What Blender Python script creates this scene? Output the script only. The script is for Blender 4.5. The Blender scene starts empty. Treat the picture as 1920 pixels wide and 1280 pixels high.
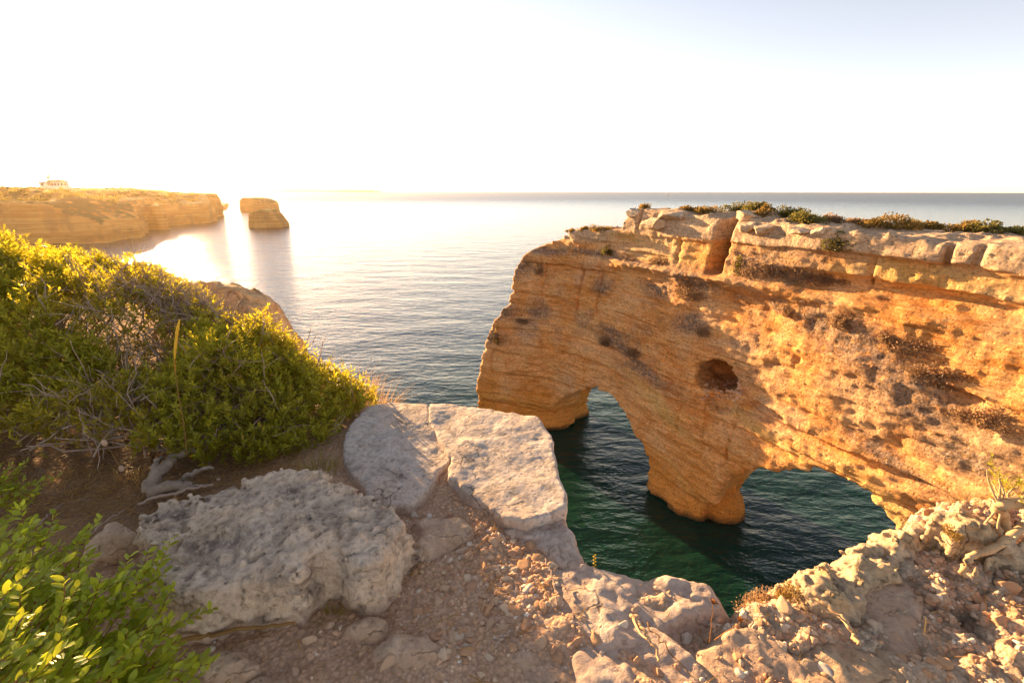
import bpy, math, random
import numpy as np
from mathutils import Vector

# ------------------------------------------------------------------ camera, sky, sun, exposure
SC = bpy.context.scene
COL = SC.collection
H = 28.0                                   # eye height above the sea
FPX = 853.33                               # 16 mm on a 36 mm wide frame, photograph is 1920 px wide
PITCH = math.atan(283 / FPX)
cam_d = bpy.data.cameras.new("camera")
cam_d.sensor_width = 36.0
cam_d.lens = 16.0
cam_d.clip_start = 0.05
cam_d.clip_end = 60000
cam = bpy.data.objects.new("camera", cam_d)
cam.location = (0, 0, H)
cam.rotation_euler = (math.pi / 2 - PITCH, 0, 0)
COL.objects.link(cam)
SC.camera = cam

SUN_AZ = math.radians(-39.5)               # from +Y, negative towards -X
SUN_EL = math.radians(9.2)
w = bpy.data.worlds.new("World")
SC.world = w
w.use_nodes = True
nt = w.node_tree
bg = nt.nodes["Background"]
sky = nt.nodes.new("ShaderNodeTexSky")
sky.sky_type = 'NISHITA'
sky.sun_disc = False
sky.sun_elevation = SUN_EL
sky.sun_rotation = SUN_AZ                  # rotation is clockwise from +Y seen from above
sky.altitude = 0
sky.air_density = 0.7
sky.dust_density = 0.08
sky.ozone_density = 0.0
hsv = nt.nodes.new("ShaderNodeHueSaturation")
hsv.inputs["Saturation"].default_value = 0.62
nt.links.new(sky.outputs[0], hsv.inputs["Color"])
tnt = nt.nodes.new("ShaderNodeMix")
tnt.data_type = 'RGBA'
tnt.blend_type = 'MULTIPLY'
tnt.inputs[0].default_value = 1.0
tnt.inputs[7].default_value = (1.08, 0.965, 0.935, 1)
nt.links.new(hsv.outputs[0], tnt.inputs[6])
nt.links.new(tnt.outputs[2], bg.inputs[0])
bg.inputs[1].default_value = 0.05

sun_d = bpy.data.lights.new("sun", 'SUN')
sun_d.energy = 3.7
sun_d.angle = math.radians(0.6)
sun_d.color = (1.0, 0.62, 0.29)
sun = bpy.data.objects.new("sun", sun_d)
SUND = Vector((math.sin(SUN_AZ) * math.cos(SUN_EL), math.cos(SUN_AZ) * math.cos(SUN_EL), math.sin(SUN_EL)))
sun.rotation_euler = SUND.to_track_quat('Z', 'Y').to_euler()
sun.location = (-20, 20, 60)
COL.objects.link(sun)

SC.view_settings.view_transform = 'Standard'
SC.view_settings.look = 'None'
SC.view_settings.exposure = 2.72
SC.view_settings.gamma = 1.0
SC.view_settings.use_curve_mapping = False
SC.cycles.use_denoising = True
SC.cycles.max_bounces = 8
SC.cycles.volume_bounces = 0
SC.cycles.caustics_reflective = False
SC.cycles.caustics_refractive = False
SC.cycles.sample_clamp_indirect = 6.0

# ------------------------------------------------------------------ helpers
rng = np.random.default_rng(7)
random.seed(7)
CP, SP = math.cos(PITCH), math.sin(PITCH)
CAM = np.array([0, 0, H], float)


def ray(px, py):
    X = px - 960.0
    Y = 640.0 - py
    return np.array([X, FPX * CP + Y * SP, Y * CP - FPX * SP]) / FPX


def atz(px, py, z):
    d = ray(px, py)
    return CAM + d * ((z - H) / d[2])


def aty(px, py, y):
    d = ray(px, py)
    return CAM + d * (y / d[1])


_T = rng.random(65536).astype(np.float32) * 2 - 1


def vnoise(p, seed=0):
    p = np.asarray(p, np.float32)
    i = np.floor(p).astype(np.int64)
    f = p - i
    f = f * f * f * (f * (f * 6 - 15) + 10)
    h = [(i[:, k] * m, (i[:, k] + 1) * m) for k, m in enumerate((73856093, 19349663, 83492791))]
    out = np.zeros(len(p), np.float32)
    for a in (0, 1):
        wa = f[:, 0] if a else 1 - f[:, 0]
        for b in (0, 1):
            wb = wa * (f[:, 1] if b else 1 - f[:, 1])
            hab = h[0][a] ^ h[1][b]
            for c in (0, 1):
                wc = wb * (f[:, 2] if c else 1 - f[:, 2])
                k = (hab ^ h[2][c]) + seed * 7919
                out += wc * _T[((k >> 8) ^ (k * 40503)) & 65535]
    return out


def fbm(p, octaves=4, seed=0, gain=0.5, lac=2.03):
    p = np.asarray(p, np.float32)
    a, s, out = 1.0, 0.0, 0
    for o in range(octaves):
        out = out + a * vnoise(p + o * 17.31, seed + o)
        s += a
        a *= gain
        p = p * lac
    return out / s


def fb2(x, y, octaves=4, seed=0, gain=0.5):
    x = np.asarray(x, np.float32)
    sh = x.shape
    p = np.stack([x.ravel(), np.asarray(y, np.float32).ravel(), np.full(x.size, 0.37, np.float32)], 1)
    return fbm(p, octaves, seed, gain).reshape(sh)


def sstep(a, b, x):
    t = np.clip((x - a) / (b - a), 0, 1)
    return t * t * (3 - 2 * t)


def poly_dist(poly, X, Y):
    """signed distance to polygon, negative inside"""
    P = np.asarray(poly, float)
    sh = X.shape
    x, y = X.ravel(), Y.ravel()
    best = np.full(x.size, 1e18)
    ins = np.zeros(x.size, bool)
    n = len(P)
    for i in range(n):
        ax, ay = P[i]
        bx, by = P[(i + 1) % n]
        ex, ey = bx - ax, by - ay
        t = np.clip(((x - ax) * ex + (y - ay) * ey) / (ex * ex + ey * ey + 1e-12), 0, 1)
        best = np.minimum(best, (x - ax - t * ex) ** 2 + (y - ay - t * ey) ** 2)
        c = (ay > y) != (by > y)
        xi = ax + (y - ay) / (ey if abs(ey) > 1e-12 else 1e-12) * ex
        ins ^= c & (x < xi)
    d = np.sqrt(best)
    return np.where(ins, -d, d).reshape(sh)


def smax(a, b, k):
    h = np.clip(0.5 + 0.5 * (a - b) / k, 0, 1)
    return b + (a - b) * h + k * h * (1 - h)


def surface_nets(D, org, hs):
    """quads of the zero surface of grid D (negative inside)"""
    D = D.astype(np.float32)
    S = D < 0
    nx, ny, nz = D.shape
    cnt = np.zeros((nx - 1, ny - 1, nz - 1), np.uint8)
    for a in (0, 1):
        for b in (0, 1):
            for c in (0, 1):
                cnt += S[a:nx - 1 + a, b:ny - 1 + b, c:nz - 1 + c]
    act = (cnt > 0) & (cnt < 8)
    idx = np.argwhere(act)
    vid = np.full(act.shape, -1, np.int64)
    vid[act] = np.arange(len(idx))
    cor = [(a, b, c) for a in (0, 1) for b in (0, 1) for c in (0, 1)]
    val = np.stack([D[idx[:, 0] + a, idx[:, 1] + b, idx[:, 2] + c] for a, b, c in cor], 1)
    acc = np.zeros((len(idx), 3))
    num = np.zeros(len(idx))
    for i in range(8):
        for j in range(i + 1, 8):
            ci, cj = np.array(cor[i]), np.array(cor[j])
            if abs(ci - cj).sum() != 1:
                continue
            m = (val[:, i] < 0) != (val[:, j] < 0)
            t = val[m, i] / (val[m, i] - val[m, j])
            acc[m] += ci + t[:, None] * (cj - ci)
            num[m] += 1
    V = np.asarray(org) + (idx + acc / num[:, None]) * hs
    Q = []
    for ax in range(3):
        sl0 = [slice(None)] * 3
        sl1 = [slice(None)] * 3
        sl0[ax] = slice(0, -1)
        sl1[ax] = slice(1, None)
        ch = S[tuple(sl0)] != S[tuple(sl1)]
        e = np.argwhere(ch)
        o1, o2 = [(1, 2), (2, 0), (0, 1)][ax]
        ok = (e[:, o1] > 0) & (e[:, o2] > 0) & (e[:, o1] < act.shape[o1]) & (e[:, o2] < act.shape[o2])
        e = e[ok]
        inside0 = S[e[:, 0], e[:, 1], e[:, 2]]
        q = []
        for d1, d2 in ((-1, -1), (0, -1), (0, 0), (-1, 0)):
            f = e.copy()
            f[:, o1] += d1
            f[:, o2] += d2
            q.append(vid[f[:, 0], f[:, 1], f[:, 2]])
        q = np.stack(q, 1)
        q[~inside0] = q[~inside0][:, ::-1]
        Q.append(q)
    return V, np.concatenate(Q)


def mesh_np(name, V, F, smooth=True):
    V = np.asarray(V, np.float32)
    F = np.asarray(F, np.int32)
    me = bpy.data.meshes.new(name)
    me.vertices.add(len(V))
    me.vertices.foreach_set("co", V.ravel())
    n, k = F.shape
    me.loops.add(n * k)
    me.loops.foreach_set("vertex_index", F.ravel())
    me.polygons.add(n)
    me.polygons.foreach_set("loop_start", np.arange(0, n * k, k, dtype=np.int32))
    me.polygons.foreach_set("loop_total", np.full(n, k, np.int32))
    if smooth:
        me.polygons.foreach_set("use_smooth", np.ones(n, bool))
    me.update(calc_edges=True)
    return me


def vcol(me, name, C):
    a = me.color_attributes.new(name, 'FLOAT_COLOR', 'POINT')
    C = np.asarray(C, np.float32)
    if C.shape[1] == 3:
        C = np.concatenate([C, np.ones((len(C), 1), np.float32)], 1)
    a.data.foreach_set("color", C.ravel())


def obj(name, data, mat=None, parent=None, loc=None, **props):
    o = bpy.data.objects.new(name, data)
    COL.objects.link(o)
    if mat is not None and data is not None and not data.materials:
        data.materials.append(mat)
    if parent is not None:
        o.parent = parent
    if loc is not None:
        o.location = loc
    for k, v in props.items():
        o[k] = v
    return o


def thing(name, label, cat, loc=(0, 0, 0), group=None):
    o = obj(name, None, loc=loc, label=label, category=cat)
    if group:
        o["group"] = group
    return o


# ------------------------------------------------------------------ materials
class NB:
    """small node-graph helper"""

    def __init__(self, name):
        self.m = bpy.data.materials.new(name)
        self.m.use_nodes = True
        self.t = self.m.node_tree
        self.p = self.t.nodes["Principled BSDF"]
        self.out = self.t.nodes["Material Output"]
        self.tc = self.t.nodes.new("ShaderNodeTexCoord")

    def n(self, kind, **kw):
        nd = self.t.nodes.new("ShaderNode" + kind)
        for k, v in kw.items():
            setattr(nd, k, v)
        return nd

    def l(self, a, b):
        self.t.links.new(a, b)

    def mapped(self, scale=(1, 1, 1), src='Object', rot=(0, 0, 0)):
        m = self.n("Mapping")
        m.inputs["Scale"].default_value = scale
        m.inputs["Rotation"].default_value = rot
        self.l(self.tc.outputs[src], m.inputs[0])
        return m.outputs[0]

    def noise(self, vec, scale, detail=6, rough=0.6, dist=0.0):
        n = self.n("TexNoise")
        n.inputs["Scale"].default_value = scale
        n.inputs["Detail"].default_value = detail
        n.inputs["Roughness"].default_value = rough
        n.inputs["Distortion"].default_value = dist
        self.l(vec, n.inputs["Vector"])
        return n.outputs["Fac"]

    def vor(self, vec, scale, feature='F1', rand=1.0):
        n = self.n("TexVoronoi", feature=feature)
        n.inputs["Scale"].default_value = scale
        n.inputs["Randomness"].default_value = rand
        self.l(vec, n.inputs["Vector"])
        return n.outputs["Distance"]

    def ramp(self, fac, stops, mode='LINEAR'):
        r = self.n("ValToRGB")
        cr = r.color_ramp
        cr.interpolation = mode
        while len(cr.elements) < len(stops):
            cr.elements.new(0.5)
        for e, (p, c) in zip(cr.elements, stops):
            e.position = p
            e.color = (c, c, c, 1) if np.isscalar(c) else (*c, 1)
        self.l(fac, r.inputs[0])
        return r.outputs[0]

    def mix(self, fac, a, b, mode='MIX'):
        m = self.n("Mix", data_type='RGBA', blend_type=mode)
        for s, v in ((m.inputs[0], fac), (m.inputs[6], a), (m.inputs[7], b)):
            if hasattr(v, "is_linked"):
                self.l(v, s)
            elif np.isscalar(v):
                s.default_value = v
            else:
                s.default_value = (*v, 1)
        return m.outputs[2]

    def math(self, op, a, b=0.0, clamp=False):
        m = self.n("Math", operation=op, use_clamp=clamp)
        for s, v in ((m.inputs[0], a), (m.inputs[1], b)):
            if hasattr(v, "is_linked"):
                self.l(v, s)
            else:
                s.default_value = v
        return m.outputs[0]

    def attr(self, name):
        a = self.n("Attribute", attribute_name=name)
        s = self.n("SeparateColor")
        self.l(a.outputs["Color"], s.inputs[0])
        return s.outputs[0], s.outputs[1], s.outputs[2], a.outputs["Color"]

    def bump(self, height, strength, distance, prev=None):
        b = self.n("Bump")
        b.inputs["Strength"].default_value = strength
        b.inputs["Distance"].default_value = distance
        self.l(height, b.inputs["Height"])
        if prev is not None:
            self.l(prev, b.inputs["Normal"])
        return b.outputs[0]

    def done(self, color, rough=0.9, normal=None, spec=0.3):
        if hasattr(color, "is_linked"):
            self.l(color, self.p.inputs["Base Color"])
        else:
            self.p.inputs["Base Color"].default_value = (*color, 1)
        if hasattr(rough, "is_linked"):
            self.l(rough, self.p.inputs["Roughness"])
        else:
            self.p.inputs["Roughness"].default_value = rough
        self.p.inputs["Specular IOR Level"].default_value = spec
        if normal is not None:
            self.l(normal, self.p.inputs["Normal"])
        return self.m


def mat_arch():
    b = NB("ochre_cliff_rock")
    v = b.mapped()
    vs = b.mapped((0.35, 0.35, 2.2))
    grey, yel, pale, _ = b.attr("masks")
    strata = b.noise(vs, 0.9, 8, 0.62, 0.6)
    big = b.noise(v, 0.22, 6, 0.6, 0.5)
    mid = b.noise(v, 1.3, 8, 0.68, 0.3)
    fine = b.noise(v, 5.5, 8, 0.72)
    c = b.ramp(strata, [(0.28, (0.42, 0.17, 0.045)), (0.41, (0.68, 0.31, 0.092)), (0.47, (0.54, 0.215, 0.052)), (0.52, (0.74, 0.40, 0.155)),
                        (0.58, (0.70, 0.30, 0.075)), (0.64, (0.78, 0.47, 0.20)), (0.75, (0.66, 0.31, 0.09))])
    c = b.mix(b.ramp(big, [(0.42, 0.0), (0.62, 0.6)]), c, (0.76, 0.48, 0.24))
    c = b.mix(b.ramp(mid, [(0.55, 0.0), (0.72, 0.55)]), c, (0.50, 0.17, 0.035))
    c = b.mix(b.math('MULTIPLY', yel, 0.85), c, b.mix(mid, (0.64, 0.36, 0.09), (0.66, 0.46, 0.20)))
    c = b.mix(b.math('MULTIPLY', pale, 0.8), c, b.mix(fine, (0.42, 0.30, 0.20), (0.68, 0.52, 0.36)))
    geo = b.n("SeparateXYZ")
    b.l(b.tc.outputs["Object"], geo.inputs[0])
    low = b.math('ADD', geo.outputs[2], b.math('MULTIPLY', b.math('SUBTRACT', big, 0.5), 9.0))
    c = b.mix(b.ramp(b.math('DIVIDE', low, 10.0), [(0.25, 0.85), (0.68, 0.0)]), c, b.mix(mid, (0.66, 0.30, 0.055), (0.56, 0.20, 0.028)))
    tide = b.math('ADD', geo.outputs[2], b.math('MULTIPLY', b.math('SUBTRACT', mid, 0.5), 0.9))
    c = b.mix(b.ramp(tide, [(0.15, 0.85), (0.75, 0.0)]), c, (0.045, 0.038, 0.022))
    g = b.math('MULTIPLY', grey, b.ramp(b.noise(v, 2.2, 6, 0.7), [(0.34, 0.0), (0.5, 1.0)]))
    c = b.mix(b.math('MULTIPLY', g, 0.92), c, b.mix(b.ramp(fine, [(0.35, 0.0), (0.65, 1.0)]), (0.10, 0.065, 0.045), (0.34, 0.25, 0.19)))
    dark = b.ramp(b.vor(v, 2.6), [(0.05, 0.35), (0.22, 1.0)])
    c = b.mix(1.0, c, b.mix(b.ramp(b.noise(v, 0.9, 3, 0.5), [(0.5, 0.0), (0.6, 1.0)]), (1, 1, 1), dark), 'MULTIPLY')
    c = b.mix(1.0, c, b.ramp(fine, [(0.30, 0.40), (0.5, 1.0), (0.75, 1.2)]), 'MULTIPLY')
    lam = b.noise(b.mapped((0.5, 0.5, 5.0)), 1.6, 7, 0.7, 0.8)
    c = b.mix(1.0, c, b.ramp(lam, [(0.34, 0.62), (0.47, 1.0), (0.7, 1.1)]), 'MULTIPLY')
    n1 = b.bump(b.noise(vs, 2.2, 8, 0.7, 0.4), 0.4, 0.3)
    n2 = b.bump(mid, 0.5, 0.32, n1)
    n2 = b.bump(lam, 0.25, 0.2, n2)
    n3 = b.bump(b.math('ADD', fine, b.ramp(b.vor(v, 3.5), [(0.0, 0.0), (0.3, 0.5)])), 0.75, 0.16, n2)
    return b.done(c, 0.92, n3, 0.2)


def mat_far_cliff():
    b = NB("pale_layered_cliff_rock")
    v = b.mapped()
    vs = b.mapped((0.03, 0.03, 1.0))
    strata = b.noise(vs, 0.5, 8, 0.7, 0.4)
    c = b.ramp(strata, [(0.3, (0.42, 0.19, 0.05)), (0.45, (0.66, 0.38, 0.14)), (0.55, (0.50, 0.23, 0.06)), (0.7, (0.72, 0.46, 0.20))])
    c = b.mix(b.ramp(b.noise(v, 0.06, 6, 0.65), [(0.5, 0.0), (0.62, 0.6)]), c, (0.33, 0.18, 0.08))
    geo = b.n("NewGeometry")
    s = b.n("SeparateXYZ")
    b.l(geo.outputs["Normal"], s.inputs[0])
    up = b.math('ADD', s.outputs[2], b.math('MULTIPLY', b.math('SUBTRACT', b.noise(v, 0.12, 5, 0.7), 0.5), 1.2))
    c = b.mix(b.ramp(up, [(0.72, 0.0), (0.88, 1.0)]), c, b.mix(b.noise(v, 0.3, 4), (0.05, 0.06, 0.02), (0.12, 0.10, 0.04)))
    n = b.bump(strata, 0.8, 2.0)
    n = b.bump(b.noise(v, 0.35, 6, 0.7), 0.6, 1.2, n)
    return b.done(c, 0.95, n, 0.15)


def mat_rock(name, lo, hi, warm, pit=1.0, scale=1.0, lichen=0.5, stain=True, crack=True):
    b = NB(name)
    v = b.mapped((scale,) * 3)
    n0 = b.noise(v, 3.0, 8, 0.65, 0.4)
    n1 = b.noise(v, 11.0, 9, 0.7, 0.3)
    n2 = b.noise(v, 45.0, 6, 0.7)
    pits = b.vor(v, 26.0)
    c = b.mix(b.ramp(n1, [(0.32, 0.0), (0.62, 1.0)]), lo, hi)
    c = b.mix(b.ramp(n0, [(0.42, 0.0), (0.62, 0.75)]), c, warm)
    g = b.ramp(b.noise(v, 7.0, 7, 0.75, 0.6), [(0.5, 0.0), (0.63, lichen)])
    c = b.mix(g, c, (0.13, 0.105, 0.09))
    wh = b.ramp(b.noise(v, 14.0, 6, 0.7, 0.5), [(0.62, 0.0), (0.72, 0.55)])
    c = b.mix(wh, c, (0.62, 0.55, 0.48))
    c = b.mix(1.0, c, b.ramp(pits, [(0.0, 0.45), (0.2, 1.0)]), 'MULTIPLY')
    c = b.mix(1.0, c, b.ramp(n2, [(0.25, 0.55), (0.5, 1.0), (0.8, 1.15)]), 'MULTIPLY')
    mp = b.n("VectorMath", operation='ADD')
    nz = b.n("TexNoise")
    nz.inputs["Scale"].default_value = 5.0
    nz.inputs["Detail"].default_value = 4.0
    b.l(v, nz.inputs["Vector"])
    sc_ = b.n("VectorMath", operation='SCALE')
    sc_.inputs["Scale"].default_value = 0.35
    b.l(nz.outputs["Color"], sc_.inputs[0])
    b.l(v, mp.inputs[0])
    b.l(sc_.outputs[0], mp.inputs[1])
    cr = b.ramp(b.vor(mp.outputs[0], 2.4, 'DISTANCE_TO_EDGE'), [(0.0, 0.0), (0.016, 1.0)])
    cr = b.math('MAXIMUM', cr, b.ramp(n0, [(0.50, 1.0), (0.56, 0.0)]))
    if crack:
        c = b.mix(1.0, c, b.ramp(cr, [(0.0, 0.4), (1.0, 1.0)]), 'MULTIPLY')
    gp = b.n("NewGeometry")
    gs = b.n("SeparateXYZ")
    b.l(gp.outputs["Position"], gs.inputs[0])
    lowz = b.math('SUBTRACT', gs.outputs[2], 26.40)
    lowz = b.math('ADD', lowz, b.math('MULTIPLY', b.math('SUBTRACT', b.noise(v, 4.0, 7, 0.7), 0.5), 0.22))
    if stain:
        c = b.mix(b.ramp(b.math('MULTIPLY', lowz, 10.0), [(0.1, 0.5), (0.7, 0.0)]), c, b.mix(n1, (0.36, 0.21, 0.13), (0.52, 0.33, 0.22)))
    n = b.bump(cr, 0.6 if crack else 0.0, 0.02)
    n = b.bump(n1, 0.7, 0.035, n)
    n = b.bump(b.ramp(pits, [(0.0, 0.0), (0.35, 1.0)]), 0.6 * pit, 0.012, n)
    n = b.bump(n2, 0.5, 0.008, n)
    return b.done(c, 0.93, n, 0.2)


def mat_soil():
    b = NB("reddish_soil")
    v = b.mapped()
    stony, straw, lit, _ = b.attr("masks")
    n0 = b.noise(v, 2.5, 7, 0.65)
    n1 = b.noise(v, 18.0, 8, 0.75)
    n2 = b.noise(v, 75.0, 5, 0.7)
    c = b.mix(b.ramp(n0, [(0.35, 0.0), (0.65, 1.0)]), (0.50, 0.30, 0.185), (0.66, 0.43, 0.28))
    c = b.mix(b.ramp(n1, [(0.45, 0.0), (0.7, 0.7)]), c, (0.60, 0.42, 0.30))
    st = b.math('MULTIPLY', stony, b.ramp(b.noise(v, 5.0, 6, 0.7, 0.3), [(0.36, 0.0), (0.52, 1.0)]))
    c = b.mix(st, c, b.mix(b.ramp(n1, [(0.3, 0.0), (0.65, 1.0)]), (0.40, 0.295, 0.205), (0.64, 0.50, 0.36)))
    c = b.mix(b.math('MULTIPLY', straw, 0.7), c, b.mix(n1, (0.16, 0.09, 0.045), (0.34, 0.22, 0.12)))
    peb = b.n("TexVoronoi")
    peb.inputs["Scale"].default_value = 55.0
    b.l(v, peb.inputs["Vector"])
    c = b.mix(1.0, c, b.ramp(peb.outputs["Distance"], [(0.2, 1.15), (0.75, 0.8)]), 'MULTIPLY')
    c = b.mix(1.0, c, b.ramp(n2, [(0.2, 0.6), (0.5, 1.0), (0.8, 1.2)]), 'MULTIPLY')
    n = b.bump(n1, 0.7, 0.03)
    n = b.bump(b.ramp(peb.outputs["Distance"], [(0.0, 1.0), (0.8, 0.0)]), 0.7, 0.012, n)
    n = b.bump(n2, 0.5, 0.006, n)
    return b.done(c, 0.97, n, 0.1)


def mat_sea():
    b = NB("sea_water")
    v = b.mapped((1, 1, 1))
    vr = b.mapped((0.45, 1.0, 1.0), rot=(0, 0, 0.5))
    green, deep, _, _ = b.attr("masks")
    c = b.mix(green, (0.010, 0.036, 0.066), (0.005, 0.030, 0.021))
    n = b.bump(b.noise(vr, 0.12, 3, 0.5), 1.0, 1.0)
    n = b.bump(b.noise(vr, 0.85, 4, 0.55, 0.3), 1.0, 0.34, n)
    n = b.bump(b.noise(vr, 3.6, 4, 0.6, 0.3), 1.0, 0.06, n)
    b.p.inputs["IOR"].default_value = 1.33
    b.done(c, b.math('ADD', 0.11, b.math('MULTIPLY', deep, 0.2)), n, 0.5)
    return b.m


def mat_leaf(name, a, bcol, trans, gloss=0.35):
    b = NB(name)
    r = b.attr("tint")
    c = b.mix(r[0], a, bcol)
    c = b.mix(b.math('MULTIPLY', r[1], 0.9), c, (0.30, 0.17, 0.045))
    b.done(c, 0.45, None, gloss)
    tr = b.n("BsdfTranslucent")
    b.l(b.mix(r[0], trans, tuple(min(1, x * 1.3) for x in trans)), tr.inputs[0])
    mx = b.n("MixShader")
    mx.inputs[0].default_value = 0.5
    b.l(b.p.outputs[0], mx.inputs[1])
    b.l(tr.outputs[0], mx.inputs[2])
    b.l(mx.outputs[0], b.out.inputs[0])
    return b.m


def mat_plain(name, a, bcol, scale=20.0, rough=0.85, bumpd=0.004, stretch=(1, 1, 1)):
    b = NB(name)
    v = b.mapped(stretch)
    n0 = b.noise(v, scale, 6, 0.65)
    c = b.mix(b.ramp(n0, [(0.3, 0.0), (0.7, 1.0)]), a, bcol)
    return b.done(c, rough, b.bump(n0, 0.5, bumpd), 0.25)


def mat_pebble():
    b = NB("ochre_pebble")
    v = b.mapped()
    k = b.attr("tint")[0]
    c = b.ramp(k, [(0.0, (0.44, 0.25, 0.145)), (0.35, (0.56, 0.37, 0.24)), (0.6, (0.52, 0.30, 0.165)), (0.85, (0.63, 0.47, 0.33)), (1.0, (0.68, 0.60, 0.50))])
    n0 = b.noise(v, 30.0, 6, 0.7)
    c = b.mix(1.0, c, b.ramp(n0, [(0.25, 0.6), (0.6, 1.1)]), 'MULTIPLY')
    return b.done(c, 0.92, b.bump(n0, 0.6, 0.006), 0.2)


M = dict(
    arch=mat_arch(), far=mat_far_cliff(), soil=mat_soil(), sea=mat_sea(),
    grey_rock=mat_rock("grey_limestone", (0.36, 0.305, 0.265), (0.60, 0.52, 0.46), (0.55, 0.42, 0.32), 0.7, 1.0, 0.5),
    pitted_rock=mat_rock("pitted_limestone", (0.40, 0.31, 0.235), (0.66, 0.53, 0.41), (0.64, 0.47, 0.32), 1.3, 1.1, 0.62, True, False),
    tan_rock=mat_rock("tan_limestone", (0.40, 0.28, 0.19), (0.62, 0.47, 0.34), (0.56, 0.36, 0.22), 1.0, 1.2, 0.35),
    gold_rock=mat_rock("ochre_conglomerate", (0.33, 0.235, 0.15), (0.58, 0.45, 0.30), (0.52, 0.36, 0.19), 1.2, 1.2, 0.45),
    cap_rock=mat_rock("pale_cap_rock", (0.40, 0.29, 0.20), (0.62, 0.48, 0.34), (0.54, 0.37, 0.22), 0.8, 0.12, 0.5, False),
    outcrop=mat_rock("ochre_outcrop_rock", (0.42, 0.25, 0.12), (0.66, 0.46, 0.25), (0.62, 0.34, 0.12), 1.0, 0.3, 0.3, False),
    pebble=mat_pebble(),
    lentisk=mat_leaf("lentisk_leaf", (0.14, 0.17, 0.013), (0.34, 0.33, 0.025), (0.60, 0.50, 0.03)),
    near_leaf=mat_leaf("bright_lentisk_leaf", (0.17, 0.23, 0.014), (0.36, 0.42, 0.03), (0.60, 0.64, 0.035), 0.5),
    scrub=mat_leaf("cliff_scrub_leaf", (0.06, 0.075, 0.018), (0.13, 0.11, 0.035), (0.2, 0.17, 0.04), 0.2),
    scrub_gold=mat_leaf("golden_scrub_leaf", (0.13, 0.10, 0.028), (0.27, 0.17, 0.05), (0.30, 0.19, 0.05), 0.2),
    scrub_brown=mat_leaf("dry_brown_scrub", (0.24, 0.16, 0.10), (0.40, 0.28, 0.18), (0.30, 0.19, 0.10), 0.1),
    straw=mat_leaf("dry_grass", (0.36, 0.22, 0.08), (0.52, 0.36, 0.15), (0.5, 0.30, 0.10), 0.2),
    greengrass=mat_leaf("yellow_green_grass", (0.22, 0.19, 0.04), (0.38, 0.28, 0.08), (0.4, 0.32, 0.06), 0.2),
    twig=mat_plain("grey_twig_bark", (0.27, 0.19, 0.14), (0.47, 0.35, 0.27), 60, 0.85),
    bark=mat_plain("dark_gnarled_bark", (0.17, 0.125, 0.09), (0.36, 0.28, 0.21), 30, 0.9, 0.012),
    wood=mat_plain("bleached_wood", (0.36, 0.22, 0.11), (0.58, 0.40, 0.22), 25, 0.8, 0.006, (1, 1, 1)),
    redstem=mat_plain("red_brown_stem", (0.20, 0.06, 0.025), (0.33, 0.11, 0.05), 40, 0.6),
    white=mat_plain("white_plaster", (0.72, 0.68, 0.60), (0.80, 0.77, 0.70), 1.0, 0.9),
    rooftile=mat_plain("terracotta_tile", (0.42, 0.16, 0.07), (0.55, 0.24, 0.11), 1.5, 0.9),
    glass=mat_plain("dark_window_glass", (0.03, 0.035, 0.04), (0.06, 0.06, 0.06), 1.0, 0.15),
    hill=mat_plain("distant_hill", (0.16, 0.13, 0.07), (0.28, 0.21, 0.11), 0.004, 1.0, 0.5),
    feather=mat_plain("white_feather", (0.7, 0.7, 0.7), (0.82, 0.82, 0.8), 20, 0.8),
    wing=mat_plain("grey_feather", (0.3, 0.31, 0.33), (0.4, 0.41, 0.42), 20, 0.8),
    bill=mat_plain("yellow_bill", (0.6, 0.4, 0.05), (0.7, 0.45, 0.08), 20, 0.5),
    flower=mat_plain("yellow_flower", (0.65, 0.36, 0.02), (0.75, 0.48, 0.05), 80, 0.7),
    umbel=mat_plain("rust_seed_head", (0.30, 0.12, 0.03), (0.46, 0.21, 0.06), 80, 0.9),
    fluff=mat_plain("tan_seed_fluff", (0.38, 0.24, 0.16), (0.52, 0.36, 0.25), 120, 1.0, 0.003),
)

# ------------------------------------------------------------------ sea
def build_sea():
    rad = np.concatenate([[0.0], np.geomspace(6, 8200, 54)])
    na = 96
    V = [(0, 0, 0)]
    for r in rad[1:]:
        for k in range(na):
            a = 2 * math.pi * k / na
            V.append((r * math.cos(a), r * math.sin(a) + 20, 0))
    V[0] = (0, 20, 0)
    F = []
    for k in range(na):
        F.append((0, 1 + k, 1 + (k + 1) % na, 1 + (k + 1) % na))
    V = np.array(V)
    Fq = []
    for i in range(len(rad) - 2):
        a0, b0 = 1 + i * na, 1 + (i + 1) * na
        for k in range(na):
            k2 = (k + 1) % na
            Fq.append((a0 + k, b0 + k, b0 + k2, a0 + k2))
    # centre fan as quads over pairs
    for k in range(0, na, 2):
        Fq.append((0, 1 + k, 1 + (k + 1) % na, 1 + (k + 2) % na))
    me = mesh_np("sea", V, np.array(Fq))
    g = 1 - sstep(22, 75, np.hypot(V[:, 0] - 18, V[:, 1] - 30))
    far = sstep(250, 1800, np.hypot(V[:, 0], V[:, 1]))
    vcol(me, "masks", np.stack([g, far, g * 0], 1))
    obj("sea", me, M["sea"], kind="structure")


build_sea()

# ------------------------------------------------------------------ the double sea arch (rotated grid s, t, z)
ES = np.array([0.6, -0.8, 0.0])
ET = np.array([0.8, 0.6, 0.0])


def interp(x, xs, ys):
    return np.interp(x, xs, ys)


class Arch:
    pass


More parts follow.
